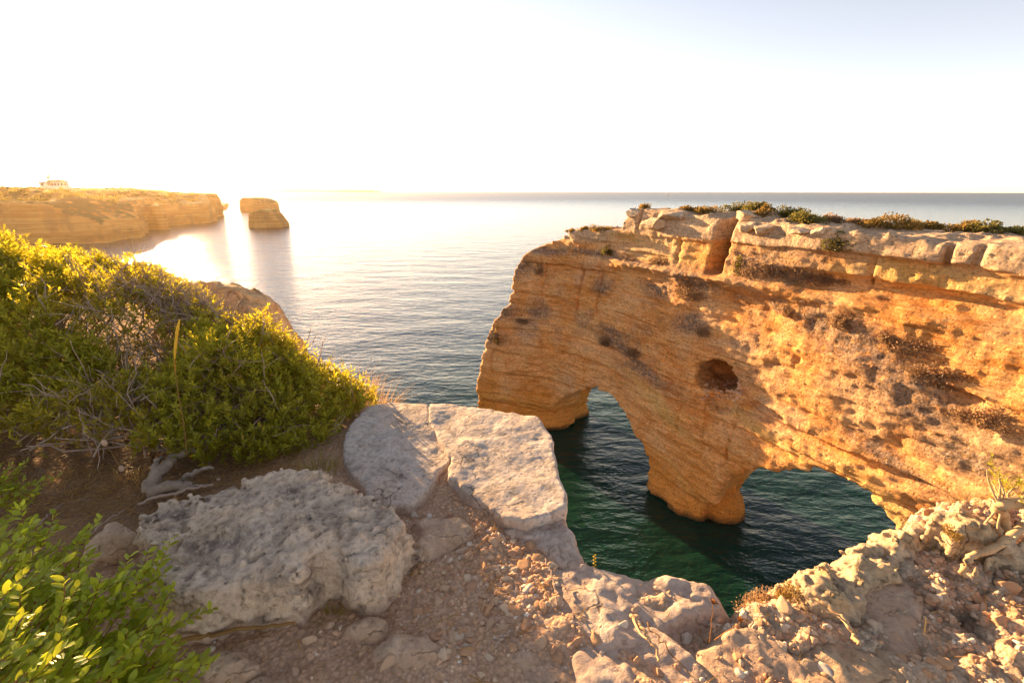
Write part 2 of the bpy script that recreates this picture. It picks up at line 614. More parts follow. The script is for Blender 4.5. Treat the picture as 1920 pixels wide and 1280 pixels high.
def build_arch():
    hs = 0.14
    s = np.arange(-50.5, 13.0, hs)
    t = np.arange(24.5, 43.5, hs)
    z = np.arange(-1.2, 28.2, hs)
    S2, T2 = np.meshgrid(s, t, indexing='ij')
    poly = [(-46.2, 28.4), (-41.5, 31.4), (-37, 34.0), (-30, 34.4), (-24, 33.9), (-19, 32.9), (-14, 32.5), (-6, 31.4), (0, 30.6), (30, 26.5),
            (30, 46), (0, 42.5), (-10, 41.5), (-20, 41), (-30, 40.5), (-39, 40.2), (-47.5, 36.5)]
    dp = poly_dist(poly, S2, T2).astype(np.float32)
    front_t = interp(s, [p[0] for p in poly[:10]], [p[1] for p in poly[:10]])
    wf = 1 - sstep(3.0, 5.5, T2 - front_t[:, None])
    # front profile as a function of along-face and height
    S1, Z1 = np.meshgrid(s, z, indexing='ij')
    wr = 0.45 * fb2(S1 * 0.10, Z1 * 0.10, 3, 3) + 0.18 * fb2(S1 * 0.5, Z1 * 0.3, 3, 4)
    zz = Z1 + wr
    right = np.interp(zz, [-2, 0.0, 0.8, 3.0, 10, 14, 18, 20.5, 21.45, 21.75, 22.0, 22.6, 22.95, 23.1, 24.1, 24.3, 24.45, 25.6, 28],
                      [0.5, 0.7, 0.2, 0.0, 0.0, -0.15, 0.0, 0.0, -0.1, 0.35, 1.0, 1.25, 1.0, 0.55, 0.6, 0.6, 0.0, 0.05, 0.4])
    midp = np.interp(zz, [-2, 0, 0.8, 3, 10, 15, 18, 19.6, 20.6, 21.6, 21.75, 22.1, 23.2, 23.35, 24.2, 24.35, 26, 28],
                     [0.5, 0.7, 0.2, 0.0, -0.1, 0.0, 0.1, 0.2, 0.1, -0.35, -0.2, 0.25, 0.3, 0.65, 0.6, 0.35, 0.6, 1.0])
    left = np.interp(zz, [-2, 0, 0.8, 3, 6, 12, 16, 19, 20.3, 20.5, 21.2, 21.7, 22.2, 23.3, 23.6, 26],
                     [0.4, 0.6, 0.2, -0.1, -0.15, 0.0, 0.1, 0.15, 0.3, -0.25, -0.3, 0.15, 0.3, 0.35, 0.1, 0.3])
    wm = sstep(-31, -28, S1)
    wrt = sstep(-15, -11, S1)
    off = left * (1 - wm) + wm * (midp * (1 - wrt) + right * wrt)
    # vertical fissure between cap blocks and lesser joints
    def groove(sc, wdt, z0, z1, dep, slant=0.0):
        sc2 = sc + slant * (Z1 - z0) + 0.25 * fb2(Z1 * 0.6, Z1 * 0 + sc, 3, 9)
        k = np.clip(1 - np.abs(S1 - sc2) / wdt, 0, 1)
        return dep * k * sstep(z0 - 0.3, z0 + 0.3, Z1) * (1 - sstep(z1 - 0.3, z1 + 0.3, Z1))
    off = off + groove(-18.6, 0.75, 22.0, 29, 3.4, 0.10)
    for sc, wd, a, b_, dep, sl in [(-5.35, 0.22, 24.3, 29, 0.9, 0), (-4.2, 0.2, 24.3, 29, 0.5, 0.1), (-8.6, 0.16, 22.6, 24.4, 0.4, 0),
                                   (-34.3, 0.26, 15.5, 20.6, 0.6, 0.12), (-31.6, 0.2, 15.5, 21, 0.35, 0.1),
                                   (-38.6, 0.2, 15, 20.6, 0.35, 0), (-27.0, 0.2, 24.5, 29, 0.5, 0.1), (-22.2, 0.2, 22.3, 24.3, 0.4, 0),
                                   (-43.6, 0.25, 6, 12, 0.4, -0.1), (-17.0, 0.16, 6.5, 12.2, 0.25, -0.05), (-15.1, 0.16, 6.5, 12.5, 0.3, 0.05), (-19.9, 0.16, 7, 10.5, 0.25, 0.1)]:
        off = off + groove(sc, wd, a, b_, dep, sl)
    Rb = np.random.default_rng(12)
    edges = np.cumsum(Rb.uniform(0.45, 1.9, 26)) - 1.0
    zw = Z1 + 0.5 * fb2(S1 * 0.07, Z1 * 0.05, 3, 14) + 0.16 * fb2(S1 * 0.6, Z1 * 0.4, 3, 15)
    beds = np.zeros_like(Z1)
    prev = 0.0
    for i, e in enumerate(edges):
        nxt = float(Rb.uniform(-0.22, 0.34))
        amt = 0.5 + 0.8 * np.clip(fb2(S1 * 0.12 + i * 7.7, Z1 * 0.02, 2, 16) + 0.35, 0, 1)
        beds += (nxt - prev) * amt * sstep(e - 0.07, e + 0.07, zw)
        prev = nxt
    off = off + beds * (1 - sstep(20.5, 22.0, Z1)) * sstep(0.5, 3.0, Z1)
    off = off.astype(np.float32)
    ztop = interp(s, [-60, -46, -41.7, -40.0, -37.6, -35.6, -33, -29.1, -28.4, -27.4, -24.5, -21, -19.3, -18.0, -16.8, -15.0, -12.2, -10.4, -7.8, -5.5, -3, 20],
                  [17, 19.6, 21.4, 21.9, 22.8, 23.8, 24.2, 24.4, 25.6, 26.3, 26.5, 26.4, 26.3, 26.5, 26.5, 26.0, 25.8, 25.6, 25.7, 25.8, 25.9, 26.1])
    ZT = (ztop[:, None] + 0.30 * fb2(S2 * 0.35, T2 * 0.35, 4, 21) + 0.16 * fb2(S2 * 1.5, T2 * 1.5, 3, 22)
          - 0.05 * np.clip(T2 - front_t[:, None] - 3, 0, 9)).astype(np.float32)
    # the free end of the wall leans back with height
    q = ((S2 + 46.2) * 0.86 + (T2 - 28.4) * 0.513).astype(np.float32)
    ql = interp(z, [-2, 0.7, 4, 10.2, 13.2, 16.0, 17.0, 19.7, 21.5, 23.0, 24, 30], [-0.1, -0.1, 0.4, 1.7, 3.3, 5.2, 5.4, 5.7, 7.2, 9.8, 11.5, 16]).astype(np.float32)
    D = np.empty((len(s), len(t), len(z)), np.float32)
    e1 = 1 - (S1 + 30.2)
    # archways, cross-sections in the s-z plane
    def ell(cs, hw, ht, zb, p=2.3):
        a = (np.abs((S1 - cs) / hw) ** p + np.abs((Z1 - zb) / ht) ** p) ** (1 / p)
        return ((a - 1) * min(hw, ht)).astype(np.float32)
    def on_front(pix):
        out = []
        for px, py in pix:
            d = ray(px, py)
            tf = 33.0
            for _ in range(12):
                k = tf / (d @ ET)
                tf = float(np.interp((d * k) @ ES, s, front_t))
            out.append((float((d * k) @ ES), float(H + d[2] * k)))
        return out
    def opening(pix, a, b_):
        p = on_front(pix)
        p = [(p[0][0] + a, -3.0)] + p + [(p[-1][0] + b_, -3.0)]
        wig = 0.25 * fb2(S1 * 0.5, Z1 * 0.5, 3, 23)
        return (poly_dist(p, S1, Z1) + wig).astype(np.float32)
    A1 = opening([(1036, 806), (1034, 782), (1048, 752), (1082, 732), (1120, 723), (1150, 742), (1185, 790), (1203, 830), (1210, 880), (1217, 930)], 0.0, 0.3)
    A2 = opening([(1318, 968), (1345, 943), (1357, 908), (1392, 888), (1440, 879), (1490, 877), (1528, 882), (1580, 905), (1630, 935), (1680, 985), (1735, 1060), (1780, 1160)], -0.6, 0.5)
    for i in range(len(s)):
        d = dp[i][:, None] + off[i][None, :] * wf[i][:, None]
        d = smax(d, z[None, :] - ZT[i][:, None], 0.25)
        d = smax(d, ql[None, :] - q[i][:, None], 0.5)
        dt = np.clip(T2[i] - front_t[i], 0, 8)[:, None] * 0.06
        d = smax(d, -(A1[i][None, :] - dt * 0.6), 0.4)
        d = smax(d, -(A2[i][None, :] - dt * 1.2), 0.5)
        D[i] = d
    # hollows
    SS, TT, ZZ = np.meshgrid(s, t, z, indexing='ij', sparse=True)
    for cs, ct, cz, rs, rt, rz in [(-17.3, 34.6, 13.7, 1.9, 4.2, 1.45), (-16.6, 32.9, 12.3, 1.4, 1.3, 1.0), (-13.4, 32.2, 12.9, 2.6, 0.8, 0.5), (-11.4, 31.9, 17.3, 0.3, 0.6, 0.3),
                                   (-14.2, 32.3, 17.4, 0.3, 0.6, 0.25), (-3.5, 30.8, 18.0, 1.5, 0.6, 0.5)]:
        i0, i1 = np.searchsorted(s, [cs - 2 * rs, cs + 2 * rs])
        j0, j1 = np.searchsorted(t, [ct - 3 * rt, ct + 3 * rt])
        k0, k1 = np.searchsorted(z, [cz - 2 * rz, cz + 2 * rz])
        sub = (np.sqrt(((SS[i0:i1] - cs) / rs) ** 2 + ((TT[:, j0:j1] - ct) / rt) ** 2 + ((ZZ[:, :, k0:k1] - cz) / rz) ** 2) - 1) * min(rs, rt, rz)
        D[i0:i1, j0:j1, k0:k1] = smax(D[i0:i1, j0:j1, k0:k1], -sub.astype(np.float32), 0.2)
    for cs, ct, cz, rs, rt, rz in [(-21.2, 35.0, 0.5, 1.9, 2.0, 1.5), (-18.9, 34.5, 0.5, 2.3, 2.0, 1.7), (-16.1, 36.3, 0.8, 1.6, 2.0, 2.4), (-38.3, 35.3, 0.5, 2.2, 2.4, 1.8), (-43.5, 31.0, 0.4, 2.6, 1.6, 1.3)]:
        i0, i1 = np.searchsorted(s, [cs - 2 * rs, cs + 2 * rs])
        j0, j1 = np.searchsorted(t, [ct - 2 * rt, ct + 2 * rt])
        k0, k1 = np.searchsorted(z, [cz - 2 * rz, cz + 2 * rz])
        sub = (np.sqrt(((SS[i0:i1] - cs) / rs) ** 2 + ((TT[:, j0:j1] - ct) / rt) ** 2 + ((ZZ[:, :, k0:k1] - cz) / rz) ** 2) - 1) * min(rs, rt, rz)
        D[i0:i1, j0:j1, k0:k1] = -smax(-D[i0:i1, j0:j1, k0:k1], -sub.astype(np.float32), 0.5)
    band = np.argwhere(np.abs(D) < 1.5)
    P = np.stack([s[band[:, 0]], t[band[:, 1]], z[band[:, 2]]], 1).astype(np.float32)
    hi = sstep(22.0, 24.5, P[:, 2])
    n = 0.30 * fbm(P * 0.16, 2, 31) + 0.20 * fbm(P * np.array([0.4, 0.4, 0.7], np.float32), 3, 33) * (1 - 0.4 * hi)
    st = fbm(P * np.array([0.10, 0.10, 0.75], np.float32) + 3.3, 4, 41, 0.6)
    n += 0.18 * st * (1 - 0.6 * hi)
    led = np.abs(vnoise(P * np.array([0.12, 0.12, 1.3], np.float32) + 9.1, 47))
    n += 0.18 * np.clip(0.22 - led, 0, 1) / 0.22 * (1 - hi * 0.7)
    n += 0.13 * fbm(P * 1.9, 3, 51, 0.75) + 0.05 * np.clip(vnoise(P * np.array([0.9, 0.9, 1.4], np.float32), 58) - 0.3, 0, 1) + 0.13 * fbm(P * np.array([0.6, 0.6, 2.4], np.float32), 3, 53, 0.7)
    n += 0.10 * np.abs(vnoise(P * np.array([1.2, 1.2, 3.0], np.float32), 57)) - 0.05
    D[band[:, 0], band[:, 1], band[:, 2]] += n
    V, Q = surface_nets(D, (s[0], t[0], z[0]), hs)
    # masks from where the stains and layers are on the rock
    vs_, vt, vz = V[:, 0], V[:, 1], V[:, 2]
    warp = 0.6 * fbm(V * 0.5, 3, 61)
    def blob(cs, cz, rs, rz, ang=0.0):
        ds, dz = vs_ - cs, vz - cz + warp
        u = (ds * math.cos(ang) + dz * math.sin(ang)) / rs
        v = (-ds * math.sin(ang) + dz * math.cos(ang)) / rz
        return np.clip(1.4 - np.hypot(u, v), 0, 1)
    grey = np.zeros(len(V))
    for bl in [(-26, 12.6, 6.0, 0.9, -0.25), (-29, 14.2, 2.5, 0.7, -0.2), (-8.0, 19.0, 3.6, 1.7, -0.35), (-5.2, 17.2, 3.0, 1.6, -0.3), (-10.5, 20.2, 2.0, 1.2, 0),
               (-2.5, 15.0, 2.2, 1.0, -0.3), (-20.5, 21.0, 3.2, 1.1, 0), (-24, 19.6, 2.2, 0.9, 0), (-15.3, 23.4, 2.3, 0.9, 0), (-12.6, 22.9, 1.6, 0.9, 0),
               (-38.5, 21.6, 4.5, 0.55, 0), (-30.5, 21.9, 8, 0.45, 0), (-43, 14.5, 2.2, 1.2, 0), (-41, 19.8, 1.6, 1.2, 0), (-31, 18.5, 1.3, 0.7, 0), (-39, 14.8, 1.5, 0.8, 0),
               (-20, 17.5, 2.0, 0.8, 0.2), (-13.6, 20.6, 0.9, 0.6, 0), (-5.3, 13.0, 3.5, 0.6, -0.3), (-44, 11.0, 2.0, 0.8, 0)]:
        grey = np.maximum(grey, blob(*bl))
    grey = np.maximum(grey, 0.55 * sstep(0.1, 0.45, fbm(V * 0.33, 3, 71)) * sstep(9, 14, vz))
    yel = np.zeros(len(V))
    for bl in [(-5.5, 23.5, 6.5, 0.75, 0), (-25, 23.7, 6.5, 0.55, 0), (-22, 9.5, 4.5, 0.7, -0.45), (-12.5, 11.2, 3.6, 0.55, -0.25), (-5.0, 10.6, 2.5, 0.6, -0.5), (-19, 3.6, 3.5, 0.35, -0.4),
               (-41, 3.0, 5, 0.5, 0), (-24, 22.6, 4, 0.5, 0)]:
        yel = np.maximum(yel, blob(*bl))
    pale = np.maximum(sstep(24.2, 24.6, vz + 0.4 * warp) * sstep(-32, -28, vs_), sstep(22.6, 23.4, vz + 0.4 * warp) * (1 - sstep(-32, -28, vs_)))
    pale = np.maximum(pale, 0.55 * sstep(0.0, 0.5, fbm(V * 0.25 + 5, 3, 81)) * sstep(4, 8, vz))
    W = vs_[:, None] * ES + vt[:, None] * ET
    W[:, 2] = vz
    me = mesh_np("sea_arch", W, Q[:, ::-1] if False else Q)
    vcol(me, "masks", np.stack([grey, yel, pale], 1))
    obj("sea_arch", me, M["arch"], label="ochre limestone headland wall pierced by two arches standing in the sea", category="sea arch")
    A = Arch()
    A.D, A.org, A.hs = D, np.array([s[0], t[0], z[0]]), hs
    return A


ARCH = build_arch()


def hit_arch(px, py):
    d = ray(px, py)
    d = d / np.linalg.norm(d)
    ks = np.arange(20, 75, 0.07)
    P = CAM + ks[:, None] * d
    g = np.stack([P @ ES, P @ ET, P[:, 2]], 1)
    i = np.round((g - ARCH.org) / ARCH.hs).astype(int)
    ok = np.all((i >= 0) & (i < np.array(ARCH.D.shape)), 1)
    for k in np.nonzero(ok)[0]:
        if ARCH.D[i[k, 0], i[k, 1], i[k, 2]] < 0:
            return P[k]
    return None


def arch_top_below(px, py):
    """first rock met going down the picture column from py: the foot of something that stands on the skyline"""
    for y in np.arange(py, py + 60, 1.0):
        p = hit_arch(px, y)
        if p is not None:
            return p
    return None

# ------------------------------------------------------------------ far headland, stacks, hills
def p0(px, py):
    return tuple(atz(px, py, 0.0)[:2])


def build_sdf_land(name, poly, hfun, hs, zmax, pad, strata_amp, seed, mat, smooth_top=1.5):
    P = np.array(poly)
    x = np.arange(P[:, 0].min() - pad, P[:, 0].max() + pad, hs)
    y = np.arange(P[:, 1].min() - pad, P[:, 1].max() + pad, hs)
    z = np.arange(-2 * hs, zmax, hs * 0.7)
    X, Y = np.meshgrid(x, y, indexing='ij')
    dp = poly_dist(poly, X, Y)
    ht = hfun(X, Y, dp)
    rough = fb2(X / 18, Y / 18, 4, seed) * 5.0 * min(1, hs) + fb2(X / 5, Y / 5, 3, seed + 3) * 1.6 * min(1, hs)
    D = np.empty((len(x), len(y), len(z)), np.float32)
    prof = fb2(z / 2.2, z * 0, 4, seed + 8, 0.6) * strata_amp - strata_amp * 0.3 * np.exp(-((z - 1.0) / 1.2) ** 2) * -1.5
    for k, zk in enumerate(z):
        lean = -0.12 * (zmax * 0.5 - zk) * 0.6
        D[:, :, k] = smax(dp + rough + prof[k] + lean, (zk - ht), smooth_top)
    V, Q = surface_nets(D, (0, 0, 0), 1.0)
    V = V * np.array([hs, hs, hs * 0.7]) + np.array([x[0], y[0], z[0]])
    return mesh_np(name, V, Q)


HEAD = []


def far_land():
    # nearer cliff promontory
    polyA = [p0(130, 457), p0(200, 455), p0(255, 446), p0(272, 438), (-262, 330), (-290, 380), (-520, 430), (-520, 300), (-330, 262)]
    def hA(X, Y, dp):
        inl = np.clip(-dp, 0, 200)
        dist = np.hypot(X, Y)
        base = 22.0 + 7.0 * sstep(10, 60, inl) + 2.2 * sstep(50, 90, inl)
        east = sstep(-262, -215, X)
        base = base - 15 * east * (1 - sstep(0, 22, inl) * 0.2)
        return base + 1.6 * fb2(X / 14, Y / 14, 4, 5) + 0.8 * fb2(X / 5, Y / 5, 2, 6)
    meA = build_sdf_land("cliff", polyA, hA, 1.0, 38, 14, 1.1, 201, M["far"])
    HEAD.append((polyA, hA))
    obj("headland", meA, M["far"], kind="structure")
    polyB = [(-262, 352), p0(300, 424), p0(345, 421), p0(385, 418), p0(401, 414), p0(399, 406), (-330, 540), (-420, 620), (-620, 620), (-620, 380), (-420, 372)]
    def hB(X, Y, dp):
        inl = np.clip(-dp, 0, 200)
        base = 24.0 + 5 * sstep(10, 70, inl) - 6.5 * sstep(-345, -288, X)
        return base + 1.8 * fb2(X / 16, Y / 16, 4, 15) + 0.7 * fb2(X / 5, Y / 5, 2, 16)
    meB = build_sdf_land("cliff", polyB, hB, 1.3, 40, 14, 1.3, 231, M["far"])
    HEAD.append((polyB, hB))
    obj("headland", meB, M["far"], kind="structure")
    polyC = [p0(380, 396), p0(405, 395.5), p0(420, 393), p0(428, 386), (-560, 900), (-760, 900), (-700, 640)]
    def hC(X, Y, dp):
        inl = np.clip(-dp, 0, 200)
        return 5 + 16 * sstep(0, 55, inl) + 1.5 * fb2(X / 16, Y / 16, 3, 25)
    meC = build_sdf_land("cliff", polyC, hC, 2.2, 36, 20, 1.5, 261, M["far"])
    obj("headland", meC, M["far"], kind="structure")

    def stack(px0, px1, ybase, prof, depth, label, seed):
        a, b_ = atz(px0, ybase, 0), atz(px1, ybase, 0)
        k = np.linalg.norm(a - CAM) / np.linalg.norm(ray(px0, ybase))
        fw = a[1]
        xs, zs = [], []
        for px, py in prof:
            p = aty(px, py, fw)
            xs.append(p[0]); zs.append(p[2])
        hs = 0.8 * fw / 364
        x = np.arange(min(a[0], b_[0]) - 4, max(a[0], b_[0]) + 4, hs)
        y = np.arange(fw - 6, fw + depth + 6, hs)
        z = np.arange(-1.5, max(zs) + 3, hs * 0.7)
        X, Y = np.meshgrid(x, y, indexing='ij')
        cx, hx = (a[0] + b_[0]) / 2, abs(b_[0] - a[0]) / 2
        fp = (np.abs((X - cx) / hx) ** 3 + np.abs((Y - fw - depth / 2) / (depth / 2)) ** 3) ** (1 / 3)
        dp = (fp - 1) * min(hx, depth / 2) + fb2(X / 7, Y / 7, 3, seed) * 1.6
        top = np.interp(X, xs, zs) + fb2(X / 4, Y / 4, 3, seed + 1) * 0.7
        lft = np.interp(z, *zip(*sorted([(zs[0], xs[0]), (zs[1], xs[1])])))
        D = np.empty((len(x), len(y), len(z)), np.float32)
        prof1 = fb2(z / 1.5, z * 0, 4, seed + 4, 0.6) * 0.7
        for k2, zk in enumerate(z):
            D[:, :, k2] = smax(smax(dp + prof1[k2] + 0.06 * zk, zk - top, 0.6), (lft[k2] - X), 0.6)
        V, Q = surface_nets(D, (0, 0, 0), 1.0)
        V = V * np.array([hs, hs, hs * 0.7]) + np.array([x[0], y[0], z[0]])
        me = mesh_np("sea_stack", V, Q)
        obj("sea_stack", me, M["far"], label=label, category="sea stack", group="sea stacks off the headland")
    stack(441, 504, 397, [(443, 397), (446, 374), (453, 371), (468, 372), (484, 376), (497, 381), (501, 390), (504, 397)], 45,
          "blocky sea stack with flat sloping top, farther from the arches than its tapering neighbour", 301)
    stack(458, 525, 428, [(460, 428), (461, 402), (468, 398), (482, 394), (498, 395), (506, 402), (518, 418), (525, 427)], 22,
          "layered sea stack tapering to a slanting side, in front of the blocky stack", 311)
    # low far coast on the horizon
    Y0 = 7000.0
    xs = np.linspace(380, 705, 120)
    V, F = [], []
    for i, px in enumerate(xs):
        py = np.interp(px, [380, 430, 500, 545, 600, 640, 690, 705], [358, 355.5, 352.6, 352.2, 355.6, 354.6, 356.3, 359.5]) + 0.35 * float(vnoise(np.array([[px / 9, 0, 0]]), 5)[0])
        p = aty(px, py, Y0)
        x0 = p[0]
        V += [(x0, Y0 - 500, -2), (x0, Y0, max(p[2], 0) * 0.8 - 2), (x0, Y0 + 300, max(p[2], 0.0)), (x0 , Y0 + 900, -2)]
    n = len(xs)
    for i in range(n - 1):
        for k in range(3):
            F.append((i * 4 + k, (i + 1) * 4 + k, (i + 1) * 4 + k + 1, i * 4 + k + 1))
    obj("hills", mesh_np("hills", V, np.array(F)), M["hill"], kind="structure")


far_land()

# ------------------------------------------------------------------ near cliff top
GZ = 26.40
EDGE = [(8, 3.4), (4.5, 2.5), (2.72, 2.10), (2.2, 2.05), (1.92, 1.86), (1.43, 1.69), (1.1, 1.55), (0.87, 1.48), (0.6, 1.54), (0.42, 1.57), (0.31, 1.66), (0.26, 1.85),
        (0.22, 2.10), (0.20, 2.5), (0.12, 2.85), (-0.05, 2.95), (-0.66, 3.02), (-1.05, 3.25), (-1.8, 3.9), (-3.0, 5.0), (-4.7, 6.8), (-5.6, 7.6), (-6.5, 7.9), (-8, 7.5), (-16, 6), (-16, -4), (8, -4)]


def edge_dist(X, Y):
    return poly_dist(EDGE, X, Y) + 0.05 * fb2(X * 3, Y * 3, 3, 401) + 0.03 * fb2(X * 12, Y * 12, 2, 402)


_PC = np.random.default_rng(5).uniform([0.2, 0.6, -1], [3.6, 3.0, 1], (110, 3))


def plates(X, Y):
    """fractured bedrock: random level of the nearest plate and distance to its cracks"""
    sh = X.shape
    x = (X + 0.08 * fb2(X * 5, Y * 5, 3, 461)).ravel()
    y = (Y + 0.08 * fb2(X * 5, Y * 5, 3, 462)).ravel()
    b1 = np.full(x.size, 9e9)
    b2 = b1.copy()
    lv = np.zeros(x.size)
    for cx, cy, h in _PC:
        d = np.hypot(x - cx, (y - cy) * 1.3)
        m = d < b1
        b2 = np.where(m, b1, np.minimum(b2, d))
        lv = np.where(m, h + 1.5 * (x - cx) * h, lv)
        b1 = np.minimum(b1, d)
    return lv.reshape(sh), (b2 - b1).reshape(sh)


def ground_z(X, Y):
    X = np.asarray(X, float)
    Y = np.asarray(Y, float)
    d = edge_dist(X, Y)
    st = sstep(0.35, 1.0, X + 0.25 * fb2(X * 2, Y * 2, 2, 405))
    z = GZ + 0.035 * fb2(X * 1.3, Y * 1.3, 3, 411) + 0.016 * fb2(X * 7, Y * 7, 3, 412) + 0.009 * fb2(X * 30, Y * 30, 2, 413)
    r = 1 - np.abs(fb2(X * 3.2, Y * 3.2, 4, 421, 0.55))
    z = z + st * (0.10 * (r - 0.75) + 0.03 * fb2(X * 14, Y * 14, 3, 422, 0.6) + 0.05 * np.clip(X - 1, 0, 3))
    pl = plates(X, Y)
    z = z + st * (0.035 * pl[0] - 0.03 * (1 - sstep(0.0, 0.05, pl[1])))
    z = z + 0.05 * np.clip(Y - 2.5, 0, 4) * sstep(-0.8, -1.6, X)
    # hollow of bare soil in front of the slabs
    z = z + 0.065 * np.exp(-(((X + 0.33) / 0.42) ** 2 + ((Y - 2.32) / 0.22) ** 2))
    z = z - 0.10 * sstep(-0.14, 0.02, d)
    z = z - np.clip(d, 0, 1e3) * 7.0 * (1 + 0.3 * fb2(X * 2, Y * 2, 2, 431))
    return np.maximum(z, -1.5)


def gz(x, y):
    return float(ground_z(np.array([x]), np.array([y]))[0])


def graded(a, b, f0, f1, fine, g=1.12):
    """coordinates from a to b, even between f0 and f1, growing outside"""
    mid = list(np.arange(f0, f1, fine))
    lo, h, x = [], fine, f0
    while x > a:
        h *= g
        x -= h
        lo.append(x)
    hi, h, x = [], fine, mid[-1]
    while x < b:
        h *= g
        x += h
        hi.append(x)
    return np.array(lo[::-1] + mid + hi)


def build_ground():
    x = graded(-18, 10, -2.9, 3.0, 0.0125)
    y = graded(-5, 12, 0.85, 3.4, 0.0125)
    X, Y = np.meshgrid(x, y, indexing='ij')
    Z = ground_z(X, Y)
    V = np.stack([X.ravel(), Y.ravel(), Z.ravel()], 1)
    i = np.arange(len(x) * len(y)).reshape(len(x), len(y))
    F = np.stack([i[:-1, :-1], i[1:, :-1], i[1:, 1:], i[:-1, 1:]], -1).reshape(-1, 4)
    me = mesh_np("ground", V, F)
    stony = sstep(0.3, 0.9, X + 0.3 * fb2(X * 2, Y * 2, 3, 441)) + sstep(-0.25, 0.0, edge_dist(X, Y))
    straw = sstep(-1.35, -1.7, X + 0.2 * fb2(X * 3, Y * 3, 3, 442)) * sstep(1.5, 1.9, Y)
    vcol(me, "masks", np.stack([np.clip(stony, 0, 1).ravel(), straw.ravel(), 0 * straw.ravel()], 1))
    obj("ground", me, M["soil"], kind="structure")


build_ground()
ROCK_POLYS = []


def boulder(name, far, near, ztop, mat, label, zfar=None, znear=None, zbot=None, amp=0.05, lean=0.35, vox=0.0125, tilt=(0, 0), seed=0, cat="boulder", group=None, k=0.05, freq=1.0, pit=0.6, track=True, soft=0.7, knob=0.0, mid=0.4, grow=0.0, chip=0.6, rug=0.12):
    """rock whose far outline is seen at its top and whose near outline is seen at its foot; outlines in photo pixels set on those heights"""
    zfar = ztop if zfar is None else zfar
    znear = GZ + 0.03 if znear is None else znear
    poly = [tuple(atz(px, py, zfar)[:2]) for px, py in far] + [tuple(atz(px, py, znear)[:2]) for px, py in near]
    P = np.array(poly)
    c = P.mean(0)
    zb = GZ - 0.12 if zbot is None else zbot
    pad = 0.1
    x = np.arange(P[:, 0].min() - pad, P[:, 0].max() + pad, vox)
    y = np.arange(P[:, 1].min() - pad, P[:, 1].max() + pad, vox)
    z = np.arange(zb - 0.05, ztop + 0.18, vox)
    X, Y = np.meshgrid(x, y, indexing='ij')
    dp = poly_dist(poly, X, Y)
    dp = dp - grow + chip * amp * fb2(X * 4 * freq, Y * 4 * freq, 3, seed + 1)
    top = ztop + tilt[0] * (X - c[0]) + tilt[1] * (Y - c[1]) + amp * 0.9 * fb2(X * 2.2 * freq, Y * 2.2 * freq, 3, seed + 2)
    D = np.empty((len(x), len(y), len(z)), np.float32)
    for i, zk in enumerate(z):
        d = smax(dp + lean * (zk - znear) , zk - top, k)
        D[:, :, i] = np.maximum(d, zb - zk)
    bnd = np.argwhere(np.abs(D) < 0.09)
    Pn = np.stack([x[bnd[:, 0]], y[bnd[:, 1]], z[bnd[:, 2]]], 1).astype(np.float32)
    n = amp * soft * fbm(Pn * 5 * freq, 2, seed + 3) + amp * mid * fbm(Pn * 14 * freq, 3, seed + 4, 0.65)
    n += amp * knob * (np.abs(vnoise(Pn * 9 * freq, seed + 7)) * -1 + 0.3)
    n += amp * rug * (0.28 - np.abs(vnoise(Pn * 27, seed + 8)))
    pn = vnoise(Pn * 22 * freq, seed + 5)
    n += amp * pit * 0.6 * np.clip(pn - 0.15, 0, 1)
    n += amp * pit * 0.45 * vnoise(Pn * 45, seed + 6)
    D[bnd[:, 0], bnd[:, 1], bnd[:, 2]] += n
    V, Q = surface_nets(D, (x[0], y[0], z[0]), vox)
    off = np.array([c[0], c[1], zb])
    me = mesh_np(name, V - off, Q)
    o = obj(name, me, mat, loc=tuple(off), label=label, category=cat, kind="thing")
    if group:
        o["group"] = group
    if track:
        ROCK_POLYS.append((poly, float(ztop)))
    return o


boulder("boulder", [(245, 1000), (252, 962), (310, 935), (400, 918), (480, 898), (520, 886), (580, 893), (640, 890), (690, 915), (740, 950), (795, 985)],
        [(795, 1025), (765, 1075), (730, 1135), (690, 1142), (640, 1105), (600, 1125), (560, 1168), (430, 1190), (320, 1195), (275, 1150), (300, 1110), (240, 1050)],
        26.65, M["pitted_rock"], "large rough boulder with a pitted brown and grey surface beside the bare soil", tilt=(-0.02, 0.06), amp=0.055, lean=0.12, seed=500, pit=0.8, k=0.03, freq=1.2, soft=0.45, chip=1.5)
boulder("rock_slab", [(648, 830), (660, 798), (690, 765), (740, 758), (797, 763), (806, 795), (842, 842)], [(842, 858), (815, 895), (765, 935), (725, 942), (690, 915), (655, 875)],
        26.48, M["grey_rock"], "flat grey slab between the shrub and the jagged crack", zfar=26.48, znear=26.48, amp=0.028, lean=0.04, seed=520, freq=1.25, pit=0.1, mid=0.14, rug=0.05, vox=0.01, grow=0.014, chip=1.3, soft=0.25, k=0.016, cat="rock slab", tilt=(0, 0.03))
boulder("rock_slab", [(808, 758), (850, 760), (905, 770), (960, 775), (1005, 785), (1030, 825), (1045, 880), (1052, 945)], [(1030, 958), (990, 962), (930, 948), (880, 918), (845, 888), (850, 855), (812, 800)],
        26.50, M["grey_rock"], "flat grey slab overhanging the water beyond the jagged crack", zfar=26.50, znear=26.50, zbot=25.9, amp=0.028, lean=0.03, seed=540, freq=1.25, pit=0.1, mid=0.14, rug=0.05, vox=0.01, grow=0.014, chip=1.3, soft=0.25, k=0.016, cat="rock slab", tilt=(0.02, 0.03))
